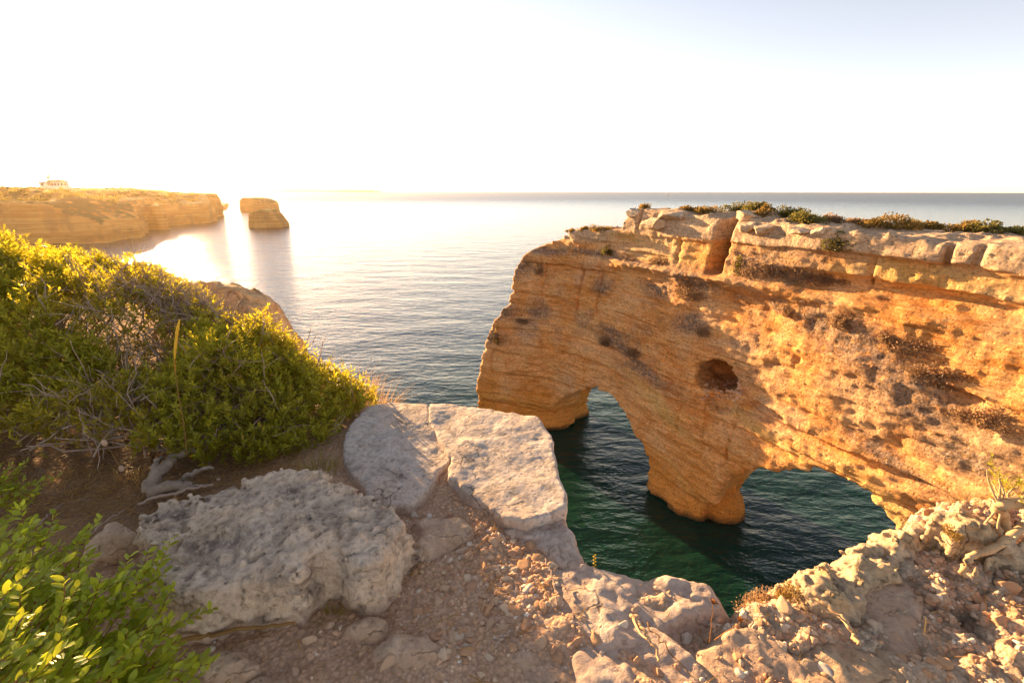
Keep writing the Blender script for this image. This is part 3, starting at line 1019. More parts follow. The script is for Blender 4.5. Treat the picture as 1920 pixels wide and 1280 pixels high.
boulder("rock_slab", [(935, 960), (985, 958), (1050, 950), (1075, 1000), (1100, 1062)], [(1060, 1075), (1000, 1020), (950, 1000)],
        26.43, M["grey_rock"], "low grey slab half buried in stones below the overhanging slab", zfar=26.43, znear=26.41, zbot=25.9, amp=0.03, lean=0.05, seed=560, soft=0.3, k=0.02, cat="rock slab")
boulder("rock_slab", [(765, 975), (800, 962), (870, 965), (890, 985)], [(880, 1010), (820, 1040), (790, 1050), (760, 1035), (790, 1010)],
        26.44, M["tan_rock"], "pinkish wedge of rock emerging from soil beside the pitted boulder", zfar=26.44, znear=26.41, amp=0.025, seed=570, cat="rock")
boulder("rock_slab", [(138, 1012), (180, 982), (222, 958), (256, 988)], [(236, 1036), (170, 1058), (145, 1045)], 26.52, M["tan_rock"],
        "small pale slab in dry litter beside the pitted boulder", amp=0.03, seed=580, cat="rock", lean=0.2)
G1 = "rocks along the sunlit edge"
boulder("boulder", [(1480, 1095), (1500, 1068), (1540, 1040), (1590, 1022), (1640, 1008), (1690, 990), (1722, 1010)], [(1730, 1050), (1690, 1100), (1620, 1130), (1560, 1165), (1500, 1140)],
        26.50, M["gold_rock"], "long knobbly golden rock on the sunlit edge beside the dry shrub", amp=0.06, seed=600, knob=0.35, soft=0.8, pit=0.6, rug=0.25, vox=0.01, chip=1.2, zbot=26.0, group=G1, freq=1.3)
boulder("boulder", [(1738, 985), (1745, 955), (1775, 945), (1830, 955), (1875, 962), (1905, 985)], [(1890, 1030), (1830, 1075), (1770, 1062), (1735, 1030)],
        26.60, M["gold_rock"], "tall knobbly golden rock below the weathered branch", amp=0.06, seed=620, knob=0.35, soft=0.8, pit=0.6, rug=0.25, vox=0.01, chip=1.2, zbot=26.0, group=G1, freq=1.4, lean=0.25)
boulder("boulder", [(1672, 1010), (1680, 985), (1705, 975), (1745, 990)], [(1748, 1030), (1710, 1045), (1680, 1038)], 26.53, M["gold_rock"],
        "small round golden rock wedged between two knobbly ones", amp=0.04, seed=630, knob=0.35, soft=0.8, pit=0.6, rug=0.25, vox=0.01, chip=1.2, zbot=26.0, group=G1, freq=1.6)
boulder("boulder", [(1835, 1040), (1870, 1010), (1930, 985), (1990, 980)], [(1990, 1070), (1900, 1090), (1850, 1085)], 26.60, M["gold_rock"],
        "pale sunlit rock under the curved root", amp=0.05, seed=640, knob=0.35, soft=0.8, pit=0.6, rug=0.25, vox=0.01, chip=1.2, group=G1, freq=1.4, lean=0.3)
boulder("rock_slab", [(1045, 1078), (1100, 1062), (1150, 1076), (1240, 1080), (1330, 1100)], [(1345, 1135), (1270, 1150), (1210, 1195), (1130, 1205), (1060, 1150)],
        26.418, M["grey_rock"], "low grey bedrock slab above the dark water gap", zfar=26.44, znear=26.41, zbot=25.9, amp=0.04, seed=650, knob=0.08, soft=0.7, pit=0.2, mid=0.22, rug=0.1, vox=0.01, freq=1.2, k=0.016, lean=0.6, grow=0.03, chip=1.4, cat="rock slab")
boulder("rock_slab", [(1550, 1110), (1620, 1085), (1690, 1095), (1720, 1130)], [(1690, 1200), (1600, 1215), (1545, 1170)], 26.418, M["tan_rock"],
        "pale grey tilted slab set in the pebbly slope", amp=0.04, seed=660, knob=0.08, soft=0.7, pit=0.2, mid=0.22, rug=0.1, vox=0.01, freq=1.2, k=0.016, lean=0.6, grow=0.03, chip=1.4, cat="rock slab")
boulder("rock_slab", [(925, 1250), (960, 1222), (1030, 1228), (1085, 1265)], [(1100, 1300), (1040, 1320), (940, 1310)], 26.418, M["tan_rock"],
        "smooth pinkish slab at the foot of the stony patch", amp=0.03, seed=670, knob=0.08, soft=0.7, pit=0.2, mid=0.22, rug=0.1, vox=0.01, freq=1.2, k=0.016, lean=0.6, grow=0.03, chip=1.4, cat="rock slab")
boulder("rock_slab", [(1090, 1235), (1140, 1190), (1220, 1195), (1290, 1240)], [(1290, 1300), (1190, 1310), (1110, 1300)], 26.418, M["grey_rock"],
        "flat grey slab under the forked stick", amp=0.03, seed=680, knob=0.08, soft=0.7, pit=0.2, mid=0.22, rug=0.1, vox=0.01, freq=1.2, k=0.016, lean=0.6, grow=0.03, chip=1.4, cat="rock slab")
boulder("rock_slab", [(1330, 1225), (1380, 1195), (1450, 1200), (1490, 1250)], [(1480, 1310), (1400, 1320), (1340, 1290)], 26.418, M["tan_rock"],
        "worn tan slab among sunlit pebbles", amp=0.035, seed=690, knob=0.08, soft=0.7, pit=0.2, mid=0.22, rug=0.1, vox=0.01, freq=1.2, k=0.016, lean=0.6, grow=0.03, chip=1.4, cat="rock slab")
boulder("rock_slab", [(1510, 1240), (1580, 1205), (1670, 1215), (1720, 1260)], [(1700, 1320), (1600, 1330), (1520, 1300)], 26.418, M["gold_rock"],
        "broad golden slab sunk in the pebbly slope", amp=0.035, seed=700, knob=0.3, soft=0.6, pit=0.5, lean=0.9, grow=0.04, cat="rock slab")
boulder("rock", [(700, 1205), (740, 1180), (800, 1185), (832, 1205)], [(820, 1230), (760, 1240), (710, 1228)], 26.44, M["tan_rock"], "flat pale stone bedded in bare soil", amp=0.02, seed=710, cat="rock", lean=0.5)
boulder("rock", [(370, 1235), (400, 1208), (450, 1210), (485, 1238)], [(470, 1268), (420, 1275), (380, 1265)], 26.46, M["tan_rock"], "lumpy tan rock beneath the bright leafy shrub", amp=0.03, seed=720, cat="rock", lean=0.3)
boulder("rock", [(650, 1165), (690, 1145), (720, 1160)], [(715, 1185), (670, 1192), (645, 1182)], 26.44, M["tan_rock"], "brown stone against the pitted boulder's front foot", amp=0.02, seed=730, cat="rock", lean=0.4)
boulder("rock", [(440, 1280), (480, 1255), (530, 1260), (550, 1285)], [(530, 1320), (470, 1325)], 26.44, M["tan_rock"], "rounded stone beside the lumpy tan rock", amp=0.025, seed=740, cat="rock", lean=0.4)
boulder("rock", [(1000, 1160), (1030, 1140), (1062, 1150)], [(1070, 1185), (1020, 1195), (995, 1180)], 26.43, M["grey_rock"], "small angular grey rock among loose stones", amp=0.02, seed=750, cat="rock", lean=0.4)


def outcrop():
    y0 = 7.3
    prof = [(352, 540), (362, 528), (392, 524), (428, 534), (460, 552), (474, 564), (480, 582), (486, 605)]
    q = [aty(px, py, y0) for px, py in prof]
    xs, zs = [p[0] for p in q], [p[2] for p in q]
    vox = 0.035
    x = np.arange(xs[0] - 1.2, xs[-1] + 0.5, vox)
    y = np.arange(y0 - 0.8, y0 + 1.3, vox)
    z = np.arange(24.8, max(zs) + 0.3, vox)
    X, Y = np.meshgrid(x, y, indexing='ij')
    top = np.interp(X, [xs[0] - 1.0] + xs, [zs[0] - 0.4] + zs) - 0.5 * ((Y - y0) / 1.0) ** 2 + 0.06 * fb2(X * 5, Y * 5, 3, 801)
    dp = np.maximum(np.abs(Y - y0 - 0.45) - 0.6, X - xs[-1])
    D = np.stack([smax(dp + 0.15 * (zk - 26), zk - top, 0.12) for zk in z], -1).astype(np.float32)
    b = np.argwhere(np.abs(D) < 0.25)
    Pn = np.stack([x[b[:, 0]], y[b[:, 1]], z[b[:, 2]]], 1)
    D[b[:, 0], b[:, 1], b[:, 2]] += 0.20 * fbm(Pn * 2.2, 5, 811, 0.62) + 0.10 * np.abs(vnoise(Pn * np.array([1.5, 1.5, 4.0]), 815))
    V, Q = surface_nets(D, (x[0], y[0], z[0]), vox)
    obj("rock_outcrop", mesh_np("rock_outcrop", V, Q), M["outcrop"], label="jagged ochre outcrop rising behind the twiggy shrub above the sea", category="rock outcrop")


outcrop()


# ------------------------------------------------------------------ tubes, leaves, twigs
class Soup:
    """quads gathered for one mesh"""

    def __init__(self):
        self.V, self.F, self.T, self.n = [], [], [], 0

    def add(self, V, F, tint=None):
        V = np.asarray(V, float)
        self.V.append(V)
        self.F.append(np.asarray(F) + self.n)
        self.T.append(np.zeros((len(V), 3)) if tint is None else np.asarray(tint))
        self.n += len(V)

    def mesh(self, name, smooth=True, origin=None):
        V = np.concatenate(self.V)
        if origin is not None:
            V = V - np.asarray(origin)
        me = mesh_np(name, V, np.concatenate(self.F), smooth)
        vcol(me, "tint", np.concatenate(self.T))
        return me


def tube(pts, radii, sides=5):
    pts = np.asarray(pts, float)
    n = len(pts)
    tg = np.gradient(pts, axis=0)
    tg /= np.linalg.norm(tg, axis=1)[:, None] + 1e-9
    up = np.array([0.31, 0.17, 0.93])
    a = np.cross(tg, up)
    a /= np.linalg.norm(a, axis=1)[:, None] + 1e-9
    b = np.cross(tg, a)
    ang = np.arange(sides) * 2 * math.pi / sides
    V = (pts[:, None, :] + np.asarray(radii)[:, None, None] * (np.cos(ang)[None, :, None] * a[:, None, :] + np.sin(ang)[None, :, None] * b[:, None, :])).reshape(-1, 3)
    F = []
    for i in range(n - 1):
        for k in range(sides):
            k2 = (k + 1) % sides
            F.append((i * sides + k, i * sides + k2, (i + 1) * sides + k2, (i + 1) * sides + k))
    return V, np.array(F)


def walk(p, d, L, n, wob, r0, r1, up=0.0, R=rng):
    p = np.array(p, float)
    d = np.array(d, float)
    d /= np.linalg.norm(d)
    pts = [p.copy()]
    for i in range(n):
        d = d + R.normal(0, wob, 3) + np.array([0, 0, up])
        d /= np.linalg.norm(d)
        p = p + d * L / n
        pts.append(p.copy())
    return np.array(pts), np.linspace(r0, r1, n + 1)


def shoots(pos, dirs, slen, nleaf, llen, lwid, R, yellow=0.0, spread=0.85, dead=0.02, brown=None):
    """leaflets on short shoots, four-cornered leaves; returns V, F, tint"""
    N = len(pos)
    j = np.tile(np.arange(nleaf), N)
    i = np.repeat(np.arange(N), nleaf)
    d = dirs[i]
    rnd = R.normal(0, 1, (N * nleaf, 3))
    rad = rnd - (rnd * d).sum(1)[:, None] * d
    rad /= np.linalg.norm(rad, axis=1)[:, None] + 1e-9
    tt = (j + R.random(N * nleaf)) / nleaf
    base = pos[i] + d * (slen[i] * tt)[:, None]
    ld = d * (0.35 + 0.5 * tt)[:, None] + rad * spread + np.array([0, 0, 0.15])
    ld /= np.linalg.norm(ld, axis=1)[:, None]
    sd = np.cross(ld, d + R.normal(0, 0.35, d.shape))
    sd /= np.linalg.norm(sd, axis=1)[:, None] + 1e-9
    nm = np.cross(sd, ld)
    L = (llen * R.uniform(0.65, 1.2, N * nleaf))[:, None]
    W = (lwid * R.uniform(0.75, 1.2, N * nleaf))[:, None] * 0.5
    v0 = base
    v1 = base + ld * L * 0.5 + sd * W + nm * L * 0.06
    v2 = base + ld * L - nm * L * 0.08
    v3 = base + ld * L * 0.5 - sd * W + nm * L * 0.06
    V = np.stack([v0, v1, v2, v3], 1).reshape(-1, 3)
    F = np.arange(N * nleaf * 4).reshape(-1, 4)
    sh = np.repeat(np.clip(R.normal(0.4 + yellow, 0.28, N), 0, 1), nleaf)
    t0 = np.clip(sh * 0.7 + 0.3 * tt, 0, 1)
    t1 = (R.random(N * nleaf) < dead) * 1.0
    if brown is not None:
        t1 = np.maximum(t1, np.repeat(brown, nleaf) * R.uniform(0.4, 1.0, N * nleaf))
    T = np.repeat(np.stack([t0, t1, t0 * 0], 1), 4, 0)
    return V, F, T


# ------------------------------------------------------------------ the big lentisk shrubs on the near cliff top
def bush_h(X, Y):
    """height of the foliage surface above the ground"""
    hc = np.interp(X, [-9, -4.4, -3.4, -2.9, -2.4, -1.9, -1.5, -1.15, -0.95], [1.0, 0.93, 0.79, 0.68, 0.52, 0.37, 0.24, 0.12, 0.0])
    yf = np.interp(X, [-9, -3.2, -2.2, -1.6, -1.2, -0.9], [2.30, 2.18, 2.17, 2.26, 2.48, 2.82])
    yc = yf + np.interp(X, [-9, -3, -1.0], [1.9, 1.35, 0.55])
    yb = yc + np.interp(X, [-9, -3.6, -3, -1.0], [2.2, 1.5, 0.95, 0.3])
    u = np.clip((Y - yf) / (yc - yf), 0, 1)
    f = np.where(Y < yc, 0.36 * sstep(0, 0.10, u) + 0.66 * np.sin(u * math.pi / 2) ** 0.9, np.sqrt(np.clip(1 - ((Y - yc) / (yb - yc)) ** 2, 0, 1)))
    f = np.where(Y < yf, 0, f)
    lump = 0.24 * fb2(X * 2.0, Y * 2.0, 2, 901) + 0.20 * fb2(X * 5, Y * 5, 2, 902)
    return np.clip(hc * f + lump * np.clip(hc * f * 3, 0, 1), 0, 3)


def build_shrubs():
    R = np.random.default_rng(31)
    N = 50000
    X = R.uniform(-6.2, -0.95, N)
    Y = R.uniform(2.3, 6.2, N)
    hgt = bush_h(X, Y)
    e = 0.03
    gx = (bush_h(X + e, Y) - bush_h(X - e, Y)) / (2 * e)
    gy = (bush_h(X, Y + e) - bush_h(X, Y - e)) / (2 * e)
    gx, gy = np.clip(gx, -3, 3), np.clip(gy, -3, 3)
    # thin out bare twiggy strip and a few gaps; area weight of steep parts
    area = np.sqrt(1 + gx ** 2 + gy ** 2)
    twiggy = sstep(0.08, 0.35, fb2(X * 1.2 + 4, Y * 1.2, 3, 911) + 0.45 * np.exp(-(((X + 2.75) / 0.75) ** 2 + ((Y - 3.75) / 0.6) ** 2)))
    keep = (hgt > 0.06) & (R.random(N) < np.clip(0.5 * area, 0, 1) * (1 - np.where(Y < 2.95, 0.35, 0.62) * twiggy) * np.where(fb2(X * 4.2, Y * 4.2, 2, 915) < -0.22, 0.3, 1.0))
    X, Y, hgt, gx, gy, twiggy = (a[keep] for a in (X, Y, hgt, gx, gy, twiggy))
    n = len(X)
    nrm = np.stack([-gx, -gy, np.ones(n)], 1)
    nrm /= np.linalg.norm(nrm, axis=1)[:, None]
    depth = R.exponential(0.085, n)
    G = ground_z(X, Y)
    pos = np.stack([X, Y, G + hgt], 1) - nrm * depth[:, None]
    pos[:, 2] = np.maximum(pos[:, 2], G + 0.03)
    d = nrm * 0.7 + np.array([0, 0, 0.55]) + R.normal(0, 0.32, (n, 3))
    d /= np.linalg.norm(d, axis=1)[:, None]
    which = np.where(X < -3.05, 0, np.where(Y > 3.35 - 0.12 * (X + 2), 1, 2))
    labs = ["tall yellow-green lentisk shrub with sea glare shining through its leaves",
            "twiggy shrub thick with bare grey branches in front of the ochre outcrop",
            "dense green lentisk shrub growing right behind the pitted boulder"]
    bases = [(-3.9, 3.3), (-2.4, 3.7), (-2.05, 2.75)]
    for k in range(3):
        m = which == k
        bx, by = bases[k]
        b0 = np.array([bx, by, gz(bx, by)])
        t = thing("lentisk_shrub", labs[k], "shrub", tuple(b0), "lentisk shrubs on the near cliff top")
        S = Soup()
        V, F, T = shoots(pos[m], d[m], R.uniform(0.06, 0.15, m.sum()), 14, 0.042, 0.0115, R, (0.16, 0.0, 0.0)[k], brown=np.clip(twiggy[m] * 0.55 + 0.6 * np.clip(fb2(X[m] * 3, Y[m] * 3, 2, 921) - 0.1, 0, 1) + (0.12 if k == 1 else 0), 0, 0.8))
        S.add(V, F, T)
        obj("foliage", S.mesh("foliage", True, b0), M["lentisk"], t)
        # inner limbs
        St = Soup()
        idx = np.nonzero(m)[0]
        for q in R.choice(idx, 90, replace=False):
            tip = pos[q]
            a = b0 + np.array([R.normal(0, 0.12), R.normal(0, 0.1), 0.0])
            mid = (a + tip) / 2 + np.array([R.normal(0, 0.15), R.normal(0, 0.15), R.uniform(-0.1, 0.12)])
            u = np.linspace(0, 1, 9)[:, None]
            pts = (1 - u) ** 2 * a + 2 * u * (1 - u) * mid + u ** 2 * tip + R.normal(0, 0.015, (9, 3))
            St.add(*tube(pts, np.linspace(0.011, 0.003, 9), 5))
        obj("branches", St.mesh("branches", True, b0), M["twig"], t, kind="stuff")
        # bare twigs reaching out of the leaves
        Sw = Soup()
        wgt = 0.12 + twiggy[idx] * 1.6
        if k == 2:
            wgt = wgt * 0.6
        cnt = (320, 620, 240)[k]
        for q in R.choice(idx, cnt, p=wgt / wgt.sum()):
            dd = d[q] * 0.5 + np.array([R.normal(0, 0.8), R.normal(0, 0.6), R.uniform(0.0, 0.5)])
            L = R.uniform(0.16, 0.5)
            pts, rr = walk(pos[q] + nrm[q] * 0.02 - dd / np.linalg.norm(dd) * L * 0.35, dd, L, 7, 0.22, R.uniform(0.004, 0.007), 0.0016, 0.02, R)
            Sw.add(*tube(pts, rr, 4))
            for _ in range(R.integers(1, 4)):
                c = R.integers(2, 6)
                p2, r2 = walk(pts[c], pts[c + 1] - pts[c] + R.normal(0, 0.05, 3), L * R.uniform(0.25, 0.5), 4, 0.25, rr[c] * 0.7, 0.001, 0.02, R)
                Sw.add(*tube(p2, r2, 3))
        obj("twigs", Sw.mesh("twigs", True, b0), M["twig"], t, kind="stuff")
        if k == 2:   # gnarled grey trunk lying against the boulder
            Sg = Soup()
            for (pa, pb, r0) in [((280, 915), (325, 862), 0.045), ((285, 925), (360, 912), 0.04), ((310, 870), (385, 845), 0.028), ((290, 905), (300, 858), 0.026), ((340, 905), (400, 880), 0.02), ((330, 930), (390, 912), 0.018)]:
                A, B = atz(*pa, 26.47), atz(*pb, 26.52)
                u = np.linspace(0, 1, 10)[:, None]
                pts = A * (1 - u) + B * u + R.normal(0, 0.007, (10, 3)) + np.sin(u * math.pi) * np.array([0, 0, 0.03])
                Sg.add(*tube(pts, np.linspace(r0, r0 * 0.45, 10) * R.uniform(0.85, 1.15, 10), 8))
            obj("trunk", Sg.mesh("trunk", True, b0), M["bark"], t)
        else:
            Sg = Soup()
            for _ in range(4):
                pts, rr = walk(b0 - np.array([0, 0, 0.03]), (R.normal(0, .5), R.normal(0, .5), 1), 0.5, 8, 0.15, 0.03, 0.012, 0, R)
                Sg.add(*tube(pts, rr, 7))
            obj("trunk", Sg.mesh("trunk", True, b0), M["bark"], t)


build_shrubs()


# ------------------------------------------------------------------ bright large-leaved shrub close by
def leaf_mesh(name, bend, R):
    u = np.array([0, 0.12, 0.35, 0.6, 0.85, 1.0])
    wd = np.array([0.03, 0.14, 0.24, 0.25, 0.15, 0.02])
    V, F = [], []
    for a, b_ in zip(u, wd):
        zc = -bend * a * a
        V += [(-b_, a, zc + 0.05), (0, a, zc), (b_, a, zc + 0.05)]
    for i in range(5):
        for k in range(2):
            F.append((i * 3 + k, i * 3 + k + 1, i * 3 + 4 + k, i * 3 + 3 + k))
    me = mesh_np(name, V, np.array(F))
    return me, np.array(V), np.array(F)


def frame(y, zhint):
    y = y / np.linalg.norm(y)
    x = np.cross(y, zhint)
    x /= np.linalg.norm(x) + 1e-9
    return np.stack([x, y, np.cross(x, y)], 1)


from mathutils import Matrix


def near_shrub(name, label, base, tips, per_stem, llen, R, nobj, group):
    b0 = np.array(base)
    t = thing(name, label, "shrub", tuple(b0), group)
    kinds = []
    for i in range(5):
        me, V, F = leaf_mesh("leaf", R.uniform(0.05, 0.35), R)
        vcol(me, "tint", np.tile([R.uniform(0.1, 0.95), 0, 0], (len(V), 1)))
        me.materials.append(M["near_leaf"])
        kinds.append((me, V, F))
    leaves = []
    St = Soup()
    for tip in tips:
        tip = np.array(tip)
        mid = (b0 + tip) / 2 + np.array([0, 0, R.uniform(0.04, 0.14)]) + R.normal(0, 0.05, 3)
        u = np.linspace(0, 1, 14)[:, None]
        pts = (1 - u) ** 2 * b0 + 2 * u * (1 - u) * mid + u ** 2 * tip + R.normal(0, 0.004, (14, 3))
        St.add(*tube(pts, np.linspace(0.0045, 0.0012, 14), 5))
        lines = [pts[5:]]
        for c in (6, 8, 9, 10, 11, 12):
            dd = (pts[c + 1] - pts[c]) / np.linalg.norm(pts[c + 1] - pts[c])
            sd = np.cross(dd, (0, 0, 1)) * (1 if R.random() < 0.5 else -1)
            p2, r2 = walk(pts[c], dd * 0.7 + sd * R.uniform(0.5, 0.9) + np.array([0, 0, R.uniform(0, 0.6)]), R.uniform(0.08, 0.17), 6, 0.08, 0.0022, 0.0008, 0.03, R)
            St.add(*tube(p2, r2, 4))
            lines.append(p2)
        for ln in lines:
            seg = np.linalg.norm(np.diff(ln, axis=0), axis=1).sum()
            m = max(4, int(seg / 0.0098))
            for q in range(m):
                uu = (q + 0.5) / m * (len(ln) - 1)
                i = min(int(uu), len(ln) - 2)
                p = ln[i] + (ln[i + 1] - ln[i]) * (uu - i)
                dd = ln[i + 1] - ln[i]
                dd = dd / np.linalg.norm(dd)
                sd = np.cross(dd, (0, 0, 1))
                sd /= np.linalg.norm(sd) + 1e-9
                s = 1 if q % 2 else -1
                ld = dd * R.uniform(0.35, 0.8) + sd * s * R.uniform(0.6, 1.0) + np.array([0, 0, R.uniform(0.0, 0.55)]) + R.normal(0, 0.15, 3)
                B = frame(ld, np.array([0, 0, 1.0]) + R.normal(0, 0.35, 3))
                leaves.append((p, B, llen * R.uniform(0.7, 1.2), R.integers(5)))
    obj("stems", St.mesh("stems", True, b0), M["redstem"], t)
    pp = np.array([l[0] for l in leaves])
    size = np.array([l[2] for l in leaves]) / np.linalg.norm(pp - CAM, axis=1)
    # those inside the frame first
    c = pp - CAM
    fw = c[:, 1] * CP - c[:, 2] * SP
    px = 960 + FPX * c[:, 0] / fw
    py = 640 - FPX * (c[:, 2] * CP + c[:, 1] * SP) / fw
    inside = (px > 0) & (py < 1280) & (fw > 0)
    order = np.argsort(-(size * (0.1 + inside) * (0.4 + (pp[:, 2] - pp[:, 2].min()))))
    single = set(order[:nobj].tolist())
    S = Soup()
    for i, (p, B, L, kd) in enumerate(leaves):
        me, V, F = kinds[kd]
        if i in single:
            o = bpy.data.objects.new("leaf", me)
            COL.objects.link(o)
            o.parent = t
            Mx = np.eye(4)
            Mx[:3, :3] = B * L
            Mx[:3, 3] = p - b0
            o.matrix_local = Matrix(Mx.tolist())
        else:
            S.add((V * L) @ B.T + p, F, np.tile([np.clip(R.normal(0.45, 0.3), 0, 1), float(R.random() < 0.01), 0], (len(V), 1)))
    obj("foliage", S.mesh("foliage", True, b0), M["near_leaf"], t, kind="stuff")


def near_shrubs():
    R = np.random.default_rng(55)
    tips = []
    for px, py, z in [(20, 985, 26.72), (60, 1000, 26.75), (105, 990, 26.74), (150, 1010, 26.72), (175, 1030, 26.7), (35, 1060, 26.8), (100, 1070, 26.8), (160, 1090, 26.76),
                      (220, 1085, 26.7), (290, 1060, 26.72), (305, 1075, 26.7), (250, 1130, 26.7), (200, 1150, 26.74), (280, 1180, 26.64), (310, 1160, 26.62), (120, 1160, 26.8), (60, 1150, 26.84),
                      (180, 1220, 26.74), (260, 1240, 26.68), (340, 1225, 26.6), (385, 1235, 26.56), (360, 1265, 26.56), (300, 1275, 26.62), (110, 1250, 26.8), (30, 1230, 26.86), (70, 1275, 26.86),
                      (220, 1275, 26.7), (0, 1120, 26.86), (140, 1125, 26.72), (10, 1030, 26.78), (330, 1200, 26.58), (230, 1190, 26.66), (90, 1120, 26.7), (20, 1180, 26.72), (160, 1180, 26.66), (310, 1250, 26.52)]:
        tips.append(atz(px + R.normal(0, 6), py + R.normal(0, 6), z))
    near_shrub("leafy_shrub", "bright green shrub with oval leaves on red stems spilling over the pitted boulder's foot", (-1.75, 0.85, gz(-1.75, 0.85)), tips, 40, 0.033, R, 300, None)
    tips2 = [atz(px, py, z) for px, py, z in [(20, 905, 26.62), (45, 925, 26.6), (60, 945, 26.56), (5, 930, 26.6), (30, 960, 26.54), (-20, 900, 26.6)]]
    near_shrub("leafy_sapling", "small green sprig of oval leaves standing in dry litter", (-2.75, 1.95, gz(-2.75, 1.95)), tips2, 30, 0.028, R, 0, None)


near_shrubs()


# ------------------------------------------------------------------ loose stones
def icosphere(sub):
    t = (1 + 5 ** 0.5) / 2
    V = [(-1, t, 0), (1, t, 0), (-1, -t, 0), (1, -t, 0), (0, -1, t), (0, 1, t), (0, -1, -t), (0, 1, -t), (t, 0, -1), (t, 0, 1), (-t, 0, -1), (-t, 0, 1)]
    V = [np.array(v) / np.linalg.norm(v) for v in V]
    F = [(0, 11, 5), (0, 5, 1), (0, 1, 7), (0, 7, 10), (0, 10, 11), (1, 5, 9), (5, 11, 4), (11, 10, 2), (10, 7, 6), (7, 1, 8), (3, 9, 4), (3, 4, 2), (3, 2, 6), (3, 6, 8), (3, 8, 9), (4, 9, 5), (2, 4, 11), (6, 2, 10), (8, 6, 7), (9, 8, 1)]
    for _ in range(sub):
        c, N = {}, []
        def mid(a, b_):
            k = (min(a, b_), max(a, b_))
            if k not in c:
                m = V[a] + V[b_]
                V.append(m / np.linalg.norm(m))
                c[k] = len(V) - 1
            return c[k]
        for a, b_, d in F:
            ab, bd, da = mid(a, b_), mid(b_, d), mid(d, a)
            N += [(a, ab, da), (b_, bd, ab), (d, da, bd), (ab, bd, da)]
        F = N
    return np.array(V), np.array(F)


def stone_shape(sub, seed):
    V, F = icosphere(sub)
    R = np.random.default_rng(seed)
    # chop with a few planes for an angular look, then roughen
    for _ in range(9):
        n = R.normal(0, 1, 3)
        n /= np.linalg.norm(n)
        h = R.uniform(0.55, 0.85)
        k = np.clip(V @ n - h * 0.85, 0, None)
        V = V - k[:, None] * n * 0.97
    V = V * (1 + 0.10 * vnoise(V * 2.2 + seed, seed)[:, None] + 0.05 * vnoise(V * 5 + seed, seed + 1)[:, None])
    V = V * np.array([1, R.uniform(0.7, 0.95), R.uniform(0.55, 0.8)])
    return V, F


